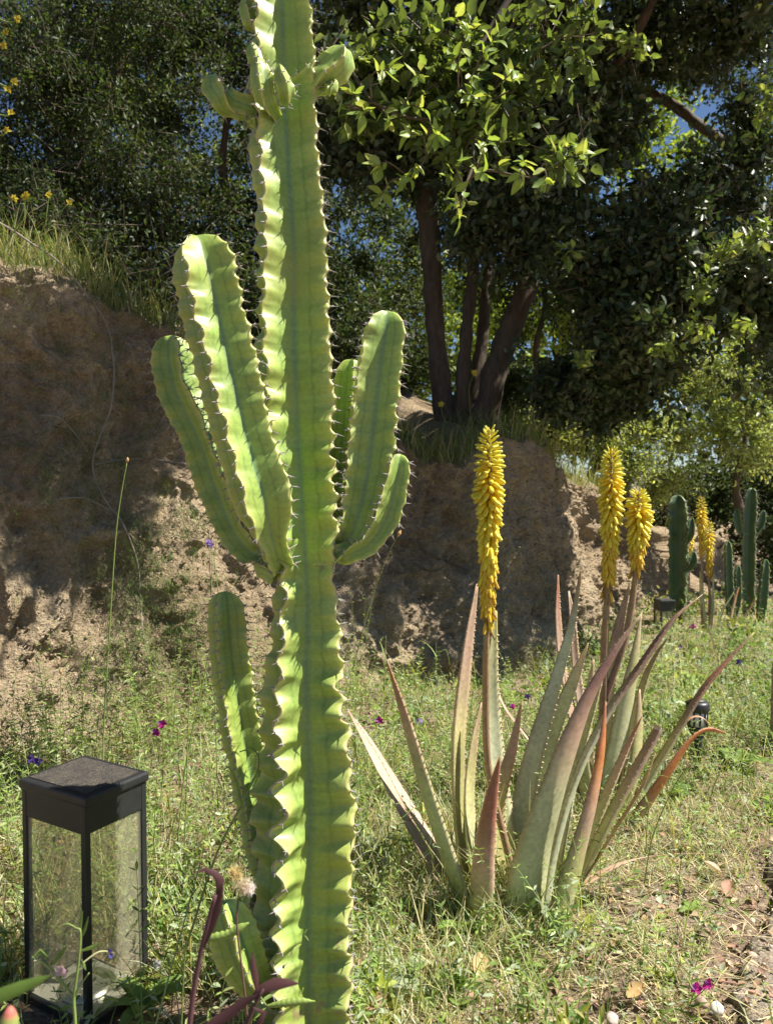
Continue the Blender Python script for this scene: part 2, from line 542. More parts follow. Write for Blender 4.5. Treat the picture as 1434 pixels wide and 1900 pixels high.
def panel_mat():
    m, t, b, o = new_mat('solar_panel')
    tc = N(t, 'ShaderNodeTexCoord')
    n1 = N(t, 'ShaderNodeTexNoise', Scale=420.0, Detail=4.0, Roughness=0.8)
    n2 = N(t, 'ShaderNodeTexNoise', Scale=22.0, Detail=6.0)
    for n in (n1, n2): L(t, tc.outputs['Object'], n.inputs['Vector'])
    r1 = ramp(t, [(0.46, (0, 0, 0)), (0.66, (1, 1, 1))], n1.outputs['Fac'])
    r2 = ramp(t, [(0.3, (.25, .25, .25)), (0.75, (1, 1, 1))], n2.outputs['Fac'])
    mu = N(t, 'ShaderNodeMix', data_type='RGBA', blend_type='MULTIPLY')
    mu.inputs['Factor'].default_value = 1
    L(t, r1.outputs['Color'], mu.inputs['A']); L(t, r2.outputs['Color'], mu.inputs['B'])
    mx = N(t, 'ShaderNodeMix', data_type='RGBA')
    mx.inputs['A'].default_value = (.03, .028, .03, 1)
    mx.inputs['B'].default_value = (.26, .22, .15, 1)
    L(t, mu.outputs['Result'], mx.inputs['Factor'])
    L(t, mx.outputs['Result'], b.inputs['Base Color'])
    b.inputs['Roughness'].default_value = 0.55
    return m
M['panel'] = panel_mat()

# ================================================================== SETTING
# ---- ground sheet, fine near the camera and reaching the horizon
BASE = [(-4.5, 0.5), (-2.6, 1.7), (-1.75, 2.45), (-1.25, 2.75), (-.84, 3.2), (-.17, 3.6), (.28, 3.85), (.86, 4.15), (1.45, 5.2), (2.75, 6.7), (4.6, 9.0), (8.5, 12), (15, 16)]
TOP = [(-5.0, 1.0, 2.1), (-3.0, 2.3, 2.05), (-2.1, 3.0, 1.95), (-1.5, 3.2, 1.86), (-1.05, 3.65, 1.73), (-.25, 4.2, 1.45), (.25, 4.35, 1.14), (.80, 4.6, 1.27), (1.35, 5.55, 1.04), (2.5, 7.1, .60), (4.4, 9.6, .45), (8.2, 12.6, .4), (15, 17, .4)]
bx_, by_ = np.array([b[0] for b in BASE]), np.array([b[1] for b in BASE])
def front_of_bank(x, y, m=0.0): return y < np.interp(x, bx_, by_) - m
def ground_z(x, y):
    x = np.asarray(x, float); y = np.asarray(y, float)
    p = np.stack([x, y, np.zeros_like(x)], -1).reshape(-1, 3)
    z = 0.018 * vnoise(p * 2.3, 3) + 0.008 * vnoise(p * 7, 5)
    z = z - .045 * np.exp(-((p[:, 0] + .6) ** 2 + (p[:, 1] - 1.45) ** 2) / .075)      # hollow where the lantern stands
    return z.reshape(x.shape)

gx = np.concatenate([-np.geomspace(400, 3.2, 14), np.linspace(-3, 4, 180), np.geomspace(4.3, 400, 14)])
gy = np.concatenate([-np.geomspace(300, 0.6, 12), np.linspace(-.4, 9, 240), np.geomspace(9.4, 500, 16)])
X, Y = np.meshgrid(gx, gy)
Z = ground_z(X, Y) + 0.006 * vnoise(np.stack([X * 31, Y * 31, X * 0], -1).reshape(-1, 3), 9).reshape(X.shape)
Z = np.where((np.abs(X) > 12) | (Y > 14) | (Y < -5), -0.05, Z)
V = np.stack([X, Y, Z], -1).reshape(-1, 3)
nx, ny = len(gx), len(gy)
ii, jj = np.meshgrid(np.arange(ny - 1), np.arange(nx - 1), indexing='ij')
Fq = np.stack([ii * nx + jj, ii * nx + jj + 1, (ii + 1) * nx + jj + 1, (ii + 1) * nx + jj], -1).reshape(-1, 4)
tag(link('ground', np_mesh('ground', V, Fq, M['ground'], None, True)), 'dry soil strewn with litter under the weeds', 'ground', kind='structure')

# ---- eroded earth bank with the terrace behind it
nu, nf, nb = 620, 180, 36
Bc, _ = smooth_path([(*b, 0.0) for b in BASE], 600)
Tc_, _ = smooth_path(TOP, 600)
# matching parameter: both curves share the same control index
def ctrl_curve(pts, t):
    Q = np.array([list(p) for p in pts], float)
    E = np.vstack([2 * Q[0] - Q[1], Q, 2 * Q[-1] - Q[-2]])
    k = np.clip(np.floor(t).astype(int), 0, len(Q) - 2); f = (t - k)[:, None]
    p0, p1, p2, p3 = E[k], E[k + 1], E[k + 2], E[k + 3]
    return 0.5 * ((2 * p1) + (-p0 + p2) * f + (2 * p0 - 5 * p1 + 4 * p2 - p3) * f * f + (-p0 + 3 * p1 - 3 * p2 + p3) * f ** 3)
tt = np.concatenate([np.linspace(0, 1.5, 20, endpoint=False), np.linspace(1.5, 8.6, nu - 50, endpoint=False), np.linspace(8.6, len(BASE) - 1, 30)])
nu = len(tt)
bc = ctrl_curve([(*b, -0.12) for b in BASE], tt)
tc_ = ctrl_curve(TOP, tt)
v = np.linspace(0, 1, nf)
h = 1 - (1 - v) ** 1.9
zz = v ** 0.92
face = bc[:, None, :] + (tc_ - bc)[:, None, :] * np.stack([h, h, zz], -1)[None]
tang = np.gradient(bc, axis=0); tang[:, 2] = 0
tang /= np.linalg.norm(tang, axis=1)[:, None]
nrm = np.stack([tang[:, 1], -tang[:, 0], np.zeros(nu)], -1)          # towards the camera side
fl = face.reshape(-1, 3)
nn = np.repeat(nrm, nf, 0)
vv = np.tile(v, nu)
env = np.minimum(1, vv * 6) 
warp = np.stack([fbm(fl, 3, 2, 91), fbm(fl, 3, 2, 92), fbm(fl, 3, 2, 93)], -1) * .06
big = fbm(fl * [1, 1, .45], 1.7, 3, 11) * 0.11                        # buttresses and gullies
ridge = -np.abs(fbm((fl + warp) * [1, 1, .4], 4.2, 3, 21)) * 0.11 + .03 # erosion runnels
med = fbm(fl + warp, 9, 4, 31, .6) * 0.022
clod = np.maximum(0, fbm(fl, 34, 3, 41, .7)) * 0.017
ledge = np.maximum(0, vnoise(fl * [1.2, 1.2, 9], 51) - .35) * 0.05
dsp = (big + ridge + med + clod + ledge) * env
lip = np.exp(-((vv - .93) / .05) ** 2) * (0.03 + .04 * fbm(fl, 3, 2, 61))
fl = fl + nn * (dsp + lip)[:, None]
fl[:, 2] += (fbm(fl, 5, 3, 71) * 0.05) * np.clip((vv - .6) / .4, 0, 1)
face = fl.reshape(nu, nf, 3)
back = []
dist = np.geomspace(0.05, 26, nb)
bdir = np.array([-.25, .97, 0])
for d in dist:
    rowp = face[:, -1] + bdir * d
    rowp = rowp.copy()
    rise = 0.20 * np.minimum(d, 7) * np.clip(tc_[:, 2] / 1.2, .35, 1)
    rowp[:, 2] = face[:, -1, 2] + rise + 0.06 * fbm(rowp * [1, 1, 0], 1.3, 3, 81) * min(1, d * 3) 
    back.append(rowp)
sheet = np.concatenate([face, np.stack(back, 1)], 1)
BANK = face
nv = sheet.shape[1]
ii, jj = np.meshgrid(np.arange(nu - 1), np.arange(nv - 1), indexing='ij')
Fq = np.stack([ii * nv + jj, (ii + 1) * nv + jj, (ii + 1) * nv + jj + 1, ii * nv + jj + 1], -1).reshape(-1, 4)
tag(link('earth_bank', np_mesh('earth_bank', sheet.reshape(-1, 3), Fq, M['soil'], None, True)), 'crumbling tan earth bank cut behind the garden', 'bank', kind='structure')
_bv = BANK[20:-20].reshape(-1, 3)
_bpx, _bpy = proj(_bv)
def on_bank(px, py, off=0.02):
    k = np.argmin((_bpx - px) ** 2 + (_bpy - py) ** 2 + (_bv[:, 1] * 6) ** 2 * .02)
    p = Vector(_bv[k])
    return p + (Vector((0, 0, CAMZ)) - p).normalized() * off
_tv = sheet.reshape(-1, 3)
def terr_z(x, y):
    k = np.argmin((_tv[:, 0] - x) ** 2 + (_tv[:, 1] - y) ** 2 + np.where(_tv[:, 2] < .2, 50, 0))
    return float(_tv[k, 2])

# ---- concrete path at the right
e0, e1, e2, e3 = (2.3, 3.6), (1.10, 2.12), (.95, 1.89), (.66, 1.40)
edge, _ = smooth_path([(3.6, 5.0, 0), (*e0, 0), (*e1, 0), (*e2, 0), (*e3, 0), (.1, .6, 0)], 130)
edge[:, :2] += np.stack([fbm(edge, 9, 3, 5), fbm(edge, 9, 3, 6)], -1) * 0.03
rows = [(0.0, -.05), (0.004, .014), (.02, .024), (.06, .027), (.12, .027), (.25, .029), (.4, .03), (.7, .03), (1.3, .03)]
od = np.array([.78, -.62, 0])
PV = []
for d, z in rows:
    r_ = edge + od * d
    r_ = r_.copy(); r_[:, 2] = z + (fbm(r_ * [1, 1, 0], 24, 3, 8) * .005 if d > 0 else 0) + ground_z(r_[:, 0], r_[:, 1]) * .5
    PV.append(r_)
PV = np.stack(PV, 0)
nr, nc = PV.shape[:2]
ii, jj = np.meshgrid(np.arange(nr - 1), np.arange(nc - 1), indexing='ij')
Fq = np.stack([ii * nc + jj, (ii + 1) * nc + jj, (ii + 1) * nc + jj + 1, ii * nc + jj + 1], -1).reshape(-1, 4)[:, ::-1]
tag(link('path', np_mesh('path', PV.reshape(-1, 3), Fq, M['path'], None, True)), 'rough sandy concrete path edge', 'path', kind='structure')
def path_side(x, y):
    """positive on the path"""
    yy = np.asarray(y); ex = np.interp(yy, edge[::-1, 1], edge[::-1, 0])
    return (np.asarray(x) - ex) * .75

# ================================================================== CACTUS
def ribbed(path, ribs, period, depth=.36, tooth=.10, und=.10, tip=True, base_taper=False, half=9, per=7, seed=0, tooth_sharp=.75, twist=0.0, slant=1.0, und_top=None):
    """path rows x y z R. Returns V, F, rim attribute, spine anchors"""
    r_ = np.random.default_rng(seed)
    n0 = 200
    C, Ln = smooth_path(path, n0)
    n = max(20, int(Ln / period * per))
    C, Ln = smooth_path(path, n)
    s = np.linspace(0, Ln, n)
    Rr = C[:, 3].copy()
    if tip:
        lt = max(1.1 * Rr[-1], period * 1.5)
        q = np.clip((s - (Ln - lt)) / lt, 0, 1)
        Rr *= np.sqrt(np.maximum(0.0, 1 - q ** 2.2)) * .985 + .015
    if base_taper:
        q = np.clip(s / (1.4 * C[:, 3].max()), 0, 1)
        Rr *= .45 + .55 * q ** .7
    T = np.gradient(C[:, :3], axis=0); T /= np.linalg.norm(T, axis=1)[:, None]
    e1 = np.array([1.0, 0, 0])[None] - T * T[:, :1]
    e1 /= np.linalg.norm(e1, axis=1)[:, None]
    e2 = np.cross(T, e1)
    nr_ = len(ribs)
    hw = math.pi / nr_
    vx, vw = depth * math.cos(hw), depth * math.sin(hw)
    t = np.concatenate([np.linspace(-1, 0, half + 1), np.linspace(0, 1, half + 1)[1:]])[:-1]   # valley..rim..valley
    sg = np.sign(t); sg[sg == 0] = 1
    sv = np.abs(t) ** 1.35                                                                # 0 rim .. 1 valley
    fs = s / period
    und = und + ((und_top if und_top is not None else und) - und) * np.clip((s / Ln - .3) / .25, 0, 1)
    ring, rimv, anchors = [], [], []
    for k, a0 in enumerate(ribs):
        ph = r_.random()
        wav = fs + ph + .25 * vnoise(np.stack([fs * .35, fs * 0 + k * 7.3, fs * 0], -1), seed)
        tp = 1 - np.abs(np.sin(math.pi * wav)) ** tooth_sharp                               # 1 at areole
        w2 = np.sin(2.35 * wav + 1.3 * vnoise(np.stack([fs * .22, fs * 0 + k * 3.1, fs * 0 + 5], -1), seed + 4))
        big_ = vnoise(np.stack([fs * .3, fs * 0 + k * 5.7, fs * 0 + 2], -1), seed + 9)
        amp = .7 + .6 * np.clip(vnoise(np.stack([fs * .12, fs * 0 + k, fs * 0 + 8], -1), seed + 2) + .3, 0, 1)
        fall = (1 - sv) ** 1.6
        u = vx + (1 - vx) * (1 - sv)[None] + (tooth * (np.clip(.5 + (s / Ln - .25) / .2, .5, 1) if und_top is not None else 1.0) * amp * (tp - .6))[:, None] * fall[None] + (.05 * big_)[:, None] * fall[None]
        wv = (.028 + (vw - .028) * sv ** 1.12)[None] * sg[None] + (und * w2 * amp)[:, None] * (fall ** .75)[None] + (.07 * big_)[:, None] * fall[None]
        wv = wv + sg[None] * (.004 + .010 * np.clip(.45 - s / Ln, 0, .45) / .45)[:, None] * np.sin(2 * math.pi * (wav[:, None] - slant * .8 * (1 - sv)[None])) * (4 * sv * (1 - sv))[None]
        ang = a0 + twist * np.clip((s / Ln - .22) / .2, 0, 1)
        ca, sa = np.cos(ang)[:, None], np.sin(ang)[:, None]
        x = (u * ca - wv * sa) * Rr[:, None]
        y = (u * sa + wv * ca) * Rr[:, None]
        lump = 1 + .05 * vnoise(np.stack([fs * .16, fs * 0 + 3.3, fs * 0 + 11], -1), seed + 5)[:, None]
        x = x * lump; y = y * lump
        ring.append(np.stack([x, y], -1)); rimv.append(np.broadcast_to(1 - sv, (n, len(t))))
        # areoles
        pk = np.where((tp[1:-1] > tp[:-2]) & (tp[1:-1] >= tp[2:]))[0] + 1
        hi = half
        for i in pk:
            if s[i] > Ln - period * .3: continue
            pos = C[i, :3] + e1[i] * x[i, hi] + e2[i] * y[i, hi]
            out = e1[i] * np.cos(ang[i]) + e2[i] * np.sin(ang[i])
            anchors.append((pos, out, T[i], np.cross(T[i], out)))
    XY = np.concatenate(ring, 1)
    m = XY.shape[1]
    V = C[:, None, :3] + e1[:, None] * XY[..., :1] + e2[:, None] * XY[..., 1:]
    V = V.reshape(-1, 3)
    i = np.arange(n - 1)[:, None] * m; j = np.arange(m)[None]
    Fq = np.stack([i + j, i + (j + 1) % m, i + m + (j + 1) % m, i + m + j], -1).reshape(-1, 4)
    V = np.vstack([V, C[-1, :3] + T[-1] * 0.0005, C[0, :3]])
    top, bot = n * m, n * m + 1
    jj = np.arange(m)
    F3 = np.vstack([np.stack([(n - 1) * m + jj, (n - 1) * m + (jj + 1) % m, np.full(m, top)], -1),
                    np.stack([(jj + 1) % m, jj, np.full(m, bot)], -1)])
    rim = np.concatenate([np.concatenate(rimv, 1).reshape(-1), [0.5, 0.2]])
    return V, [Fq, F3], rim, anchors

def spines_mesh(name, anchors, length, rad, seed=0):
    r_ = np.random.default_rng(seed)
    Vs, Fs = [], []
    base = 0
    for pos, out, T, side in anchors:
        for sgn in (-1, 1):
            for lg, kk in ((1.0, 0),) + (((.55, 1),) if r_.random() < .45 else ()):
                d = out * (0.75 + r_.normal() * .2) + side * sgn * (.75 + r_.normal() * .25) + T * ((.35 if kk else -.25) + r_.normal() * .25)
                d = d / np.linalg.norm(d)
                Lh = length * lg * (.7 + .6 * r_.random())
                a = np.cross(d, T); a /= np.linalg.norm(a) + 1e-9
                b = np.cross(d, a)
                p0 = pos - out * rad * .6
                for ang in (0, 2.09, 4.19):
                    Vs.append(p0 + (a * math.cos(ang) + b * math.sin(ang)) * rad)
                for ang in (0, 2.09, 4.19):
                    Vs.append(p0 + d * Lh * .45 + (a * math.cos(ang) + b * math.sin(ang)) * rad * .6)
                Vs.append(p0 + d * Lh)
                for k in range(3):
                    k2 = (k + 1) % 3
                    Fs += [(base + k, base + k2, base + 3 + k2), (base + k, base + 3 + k2, base + 3 + k), (base + 3 + k, base + 3 + k2, base + 6)]
                base += 7
    return np_mesh(name, Vs, np.array(Fs), M['spine'])

def cactus_piece(name, rows, ribs_deg, parent, period=.021, mat=None, sp=.011, seed=0, **kw):
    """rows of px, py, R px, D"""
    path = []
    for px, py, rp, D in rows:
        p = P(px, py, D)
        path.append((p.x, p.y, p.z, rp * D / F))
    V, Fc, rim, an = ribbed(path, [R(a) for a in ribs_deg], period, seed=seed, **kw)
    o = link(name, np_mesh(name, V, Fc, mat or M['cactus'], None, True, {'rim': rim}), parent)
    if sp and an:
        link('spines', spines_mesh('spines', an, sp, sp * .10, seed), o, 'stuff')
    return o

bp_ = G(571, 1975)
cac = thing('candelabra_cactus', (bp_.x, 1.35, 0), 'tall four-ribbed green candelabra cactus with raised arms and grey spines', 'cactus')
D0 = 1.35
cactus_piece('trunk', [(571, 2010, 88, D0), (564, 1890, 96, D0), (560, 1700, 105, D0), (564, 1500, 103, D0), (562, 1300, 89, D0), (564, 1200, 79, D0), (566, 1100, 67, D0),
                       (562, 1020, 76, D0), (558, 950, 84, D0), (548, 800, 87, D0), (541, 600, 84, D0), (542, 480, 78, D0), (532, 330, 75, D0), (525, 180, 76, D0), (519, 0, 70, D0), (513, -150, 68, D0), (508, -320, 66, D0)],
             [-110, -20, 70, 160], cac, .0215, twist=R(-10), seed=3, tooth=.095, und=.145, und_top=.075, per=9, half=12, depth=.33, sp=.0145)
arms = [
    # rows, ribs, kwargs
    ([(520, 1045, 34, 1.31), (503, 1003, 36, 1.27), (484, 930, 60, 1.25), (450, 810, 62, 1.25), (412, 650, 66, 1.25), (388, 540, 68, 1.25), (372, 470, 66, 1.25), (364, 437, 60, 1.25)], [-108, -18, 72, 162], .019, 5),
    ([(515, 1060, 28, 1.36), (480, 1035, 34, 1.40), (440, 985, 40, 1.41), (405, 900, 44, 1.42), (374, 810, 44, 1.42), (338, 735, 46, 1.42), (324, 680, 45, 1.42), (318, 622, 42, 1.42)], [-150, -60, 30, 120], .018, 6),
    ([(580, 1020, 30, 1.35), (632, 1012, 28, 1.35), (660, 972, 38, 1.35), (680, 890, 54, 1.36), (694, 780, 56, 1.36), (705, 680, 50, 1.36), (714, 620, 46, 1.36), (720, 577, 40, 1.36)], [-138, -40, 55, 145], .018, 7),
    ([(590, 1000, 26, 1.40), (622, 960, 30, 1.43), (636, 880, 34, 1.44), (645, 790, 36, 1.44), (650, 720, 34, 1.44), (653, 666, 28, 1.44)], [-75, 15, 105, 195], .018, 8),
    ([(585, 1030, 26, 1.34), (640, 1027, 22, 1.33), (680, 1010, 28, 1.33), (712, 965, 34, 1.33), (730, 905, 32, 1.33), (742, 842, 25, 1.33)], [-125, -35, 55, 145], .017, 9),
    ([(530, 1760, 30, 1.38), (505, 1640, 36, 1.42), (482, 1540, 40, 1.44), (458, 1420, 42, 1.45), (437, 1300, 43, 1.45), (424, 1200, 42, 1.45), (417, 1097, 34, 1.45)], [-105, -15, 75, 165], .017, 10),
    ([(520, 1860, 20, 1.34), (478, 1830, 34, 1.30), (450, 1780, 46, 1.28), (432, 1730, 46, 1.27), (412, 1672, 36, 1.27)], [-70, 20, 110, 200], .019, 11),
    ([(535, 1850, 20, 1.40), (500, 1780, 34, 1.42), (480, 1700, 36, 1.43), (470, 1650, 26, 1.43)], [-100, -10, 80, 170], .018, 12),
    ([(510, 205, 24, 1.35), (478, 200, 26, 1.33), (440, 195, 26, 1.32), (415, 185, 28, 1.31), (400, 168, 28, 1.31), (396, 138, 20, 1.31)], [-60, 30, 120, 210], .017, 13),
    ([(545, 170, 24, 1.34), (585, 150, 30, 1.33), (610, 135, 32, 1.33), (628, 115, 32, 1.33), (634, 85, 26, 1.33)], [-70, 20, 110, 200], .017, 14),
    ([(500, 150, 12, 1.31), (478, 118, 15, 1.27), (470, 95, 15, 1.27), (468, 78, 10, 1.27)], [-80, 10, 100, 190], .016, 15),
    ([(512, 215, 12, 1.31), (492, 180, 20, 1.27), (484, 140, 20, 1.26), (478, 105, 13, 1.26)], [-95, -5, 85, 175], .016, 17),
    ([(530, 190, 12, 1.29), (532, 170, 17, 1.26), (522, 140, 15, 1.255), (518, 118, 9, 1.255)], [-70, 20, 110, 200], .016, 18),
    ([(490, 60, 10, 1.33), (468, 45, 14, 1.31), (458, 20, 14, 1.31), (455, -8, 9, 1.31)], [-80, 10, 100, 190], .016, 19),
    ([(600, 160, 10, 1.33), (612, 168, 12, 1.32), (620, 158, 10, 1.32), (622, 146, 7, 1.32)], [-80, 10, 100, 190], .015, 20),
    ([(520, 235, 14, 1.34), (486, 225, 14, 1.32), (466, 222, 12, 1.32), (456, 208, 9, 1.32)], [-60, 30, 120, 210], .016, 16),
]
for rows_, ribs_, per_, sd_ in arms:
    cactus_piece('arm', rows_, ribs_, cac, per_, seed=sd_, tooth=.09, und=.06, depth=.36 if sd_ < 12 else .60, half=9, per=8, sp=.0145 if len(rows_) > 5 else .010)
# ---- small dark cacti further down the slope
FD = 5.6
gz = 0.0
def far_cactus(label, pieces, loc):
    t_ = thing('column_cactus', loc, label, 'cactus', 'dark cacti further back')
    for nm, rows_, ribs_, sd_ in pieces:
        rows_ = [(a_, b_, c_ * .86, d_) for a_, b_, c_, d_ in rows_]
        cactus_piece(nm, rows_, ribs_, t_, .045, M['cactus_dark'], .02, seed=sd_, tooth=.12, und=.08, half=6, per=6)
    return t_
c1 = P(1258, 1165, FD)
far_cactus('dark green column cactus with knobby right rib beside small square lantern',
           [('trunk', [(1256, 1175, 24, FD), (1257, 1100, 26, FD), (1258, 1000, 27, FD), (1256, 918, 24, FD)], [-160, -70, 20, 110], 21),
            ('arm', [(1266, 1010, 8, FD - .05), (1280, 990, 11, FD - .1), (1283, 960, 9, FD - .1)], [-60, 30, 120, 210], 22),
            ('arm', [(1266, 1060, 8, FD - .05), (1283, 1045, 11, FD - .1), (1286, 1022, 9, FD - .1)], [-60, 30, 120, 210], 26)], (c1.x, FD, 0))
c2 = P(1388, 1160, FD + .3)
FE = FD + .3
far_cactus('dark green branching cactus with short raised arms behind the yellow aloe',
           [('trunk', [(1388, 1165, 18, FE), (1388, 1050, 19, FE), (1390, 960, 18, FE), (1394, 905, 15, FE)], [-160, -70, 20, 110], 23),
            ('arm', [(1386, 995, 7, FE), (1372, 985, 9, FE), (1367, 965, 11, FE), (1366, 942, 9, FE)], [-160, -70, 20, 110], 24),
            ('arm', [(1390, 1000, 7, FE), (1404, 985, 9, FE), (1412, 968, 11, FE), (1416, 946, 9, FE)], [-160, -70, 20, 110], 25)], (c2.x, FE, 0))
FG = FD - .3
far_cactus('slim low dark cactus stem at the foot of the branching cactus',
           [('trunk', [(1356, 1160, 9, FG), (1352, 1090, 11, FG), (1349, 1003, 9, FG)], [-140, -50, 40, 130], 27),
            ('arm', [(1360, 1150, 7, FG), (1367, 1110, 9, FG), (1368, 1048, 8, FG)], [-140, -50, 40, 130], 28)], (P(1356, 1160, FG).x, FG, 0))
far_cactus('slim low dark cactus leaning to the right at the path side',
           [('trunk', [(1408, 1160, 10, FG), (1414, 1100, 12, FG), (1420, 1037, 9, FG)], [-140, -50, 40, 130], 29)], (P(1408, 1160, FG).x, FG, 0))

# ================================================================== ALOES
C_GREEN, C_BLUE, C_OLIVE = (.50, .51, .29), (.50, .53, .36), (.45, .43, .19)
C_RED, C_PINK, C_BROWN, C_ORANGE, C_DRY = (.38, .15, .10), (.50, .34, .24), (.38, .27, .19), (.50, .19, .06), (.56, .43, .32)
C_MAROON = (.25, .13, .11)

def aloe_leaf(rows, axis, cols, parent, teeth=True, blunt=False, flat=1.0, name='leaf', seed=0, toothlen=.0042):
    """rows px, py, width px, D ; cols colours from base to tip"""
    r_ = np.random.default_rng(seed + 100)
    path = []
    for px, py, wpx, D in rows:
        p = P(px, py, D); path.append((p.x, p.y, p.z, wpx * 1.1 * D / F))
    n = 34
    C, Ln = smooth_path(path, n)
    W = np.maximum(C[:, 3], .0012)
    s = np.linspace(0, 1, n)
    T = np.gradient(C[:, :3], axis=0); T /= np.linalg.norm(T, axis=1)[:, None]
    toax = np.stack([axis[0] - C[:, 0], axis[1] - C[:, 1], np.full(n, .12)], -1)
    toax /= np.linalg.norm(toax, axis=1)[:, None]
    toax = toax.mean(0)[None].repeat(n, 0) * .7 + toax * .3 + np.array([0, 0, .25])
    nr_ = toax - T * np.sum(toax * T, 1)[:, None]
    nr_ /= np.linalg.norm(nr_, axis=1)[:, None]
    b = np.cross(T, nr_)
    th = np.linspace(0, math.pi, 8)
    lo = np.stack([.5 * np.cos(th), -.30 * flat * np.sin(th)], -1)
    xs = np.linspace(-.5, .5, 6)[1:-1]
    up = np.stack([xs, -.10 * flat * (1 - (2 * xs) ** 2) + .02], -1)
    sec = np.vstack([lo, up]); m = len(sec)
    rough_w = 1 + .03 * vnoise(np.stack([s * 9, s * 0 + seed, s * 0], -1), seed)
    V = C[:, None, :3] + (W * rough_w)[:, None, None] * (sec[None, :, :1] * b[:, None] + sec[None, :, 1:] * nr_[:, None])
    cc = np.array([np.interp(s, np.linspace(0, 1, len(cols)), [c[k] for c in cols]) for k in range(3)]).T
    cc = cc * (1 + .16 * vnoise(np.stack([s * 7, s * 0 + seed, s * 0 + 3], -1), seed + 2))[:, None]
    colv = cc[:, None].repeat(m, 1).copy()
    colv[:, [0, 7]] = colv[:, [0, 7]] * .5 + np.array([.36, .24, .17]) * .5      # reddish margins
    i = np.arange(n - 1)[:, None] * m; j = np.arange(m)[None]
    Fq = np.stack([i + j, i + (j + 1) % m, i + m + (j + 1) % m, i + m + j], -1).reshape(-1, 4)
    V = V.reshape(-1, 3); colv = colv.reshape(-1, 3)
    caps = np.array([[*range(m - 1, -1, -1)], [(n - 1) * m + k for k in range(m)]])
    if not blunt:
        V = np.vstack([V, C[-1, :3] + T[-1] * .004]); colv = np.vstack([colv, [.08, .04, .03]])
        k = np.arange(m)
        tips = np.stack([(n - 1) * m + k, (n - 1) * m + (k + 1) % m, np.full(m, len(V) - 1)], -1)
    else:
        tips = np.zeros((0, 3), int)
        colv[(n - 1) * m:(n) * m] = (.05, .03, .025)
    F3 = [tips]
    if teeth:
        tv, tf, tcv = [], [], []
        base = len(V)
        step = .017
        for side, idx in ((1, 0), (-1, 7)):
            d = .03 + r_.random() * .01
            while d < Ln * .93:
                f = d / Ln * (n - 1); k = int(f); q = f - k
                if k + 1 >= n: break
                p = V[k * m + idx] * (1 - q) + V[(k + 1) * m + idx] * q
                o_ = b[k] * side
                tl = toothlen * (.8 + .5 * r_.random())
                tv += [p - T[k] * tl * .55 - o_ * .001, p + T[k] * tl * .55 - o_ * .001, p + nr_[k] * tl * .35 - o_ * .001, p + o_ * tl + T[k] * tl * .5]
                tf += [(base, base + 1, base + 3), (base + 1, base + 2, base + 3), (base + 2, base, base + 3)]
                tcv += [(.42, .32, .20)] * 3 + [(.46, .36, .24)]
                base += 4
                d += step * (.75 + .5 * r_.random())
        if tv:
            V = np.vstack([V, tv]); colv = np.vstack([colv, tcv]); F3.append(np.array(tf))
    F3 = np.vstack([f for f in F3 if len(f)]) if any(len(f) for f in F3) else np.zeros((0, 3), int)
    me = np_mesh(name, V, [Fq, caps] + ([F3] if len(F3) else []), M['aloe'], colv, True)
    return link(name, me, parent)

def floret_mesh(name, c0, c1, c2, wid=1.0, bend=.1, lips=True):
    prof = [(.045, 0), (.085, .08), (.125, .25), (.14, .5), (.13, .75), (.10, .93), (.115 if lips else .03, 1.0)]
    sides = 7
    V, cl = [], []
    for r, z in prof:
        for k in range(sides):
            a = 2 * math.pi * k / sides
            rr = r * wid * (1.0 if not lips or z < .95 else (1.15 if k % 2 else .8))
            V.append((rr * math.cos(a) + bend * z * z, rr * math.sin(a), z))
            c = np.interp(z, [0, .5, 1], [0, 1, 2])
            cl.append(np.array(c0) * max(0, 1 - c) + np.array(c1) * (1 - abs(c - 1)) + np.array(c2) * max(0, c - 1))
    n = len(prof)
    Fq = [(i * sides + k, i * sides + (k + 1) % sides, (i + 1) * sides + (k + 1) % sides, (i + 1) * sides + k) for i in range(n - 1) for k in range(sides)]
    cap = [[(n - 1) * sides + k for k in range(sides)]]
    return np_mesh(name, V, [np.array(Fq), np.array(cap)], M['floret'], np.array(cl), True)

FL_BUD = floret_mesh('floret', (.66, .57, .05), (.80, .72, .07), (.60, .64, .13), 1.15, .04, False)
FL_OPEN = floret_mesh('floret', (.84, .62, .03), (.88, .73, .045), (.76, .71, .11), 1.25, .08)
FL_OLD = floret_mesh('floret', (.84, .58, .03), (.86, .66, .05), (.62, .42, .07), 1.05, -.05)
FL_DRY = floret_mesh('floret', (.34, .19, .06), (.42, .22, .06), (.20, .11, .05), .55, -.15)

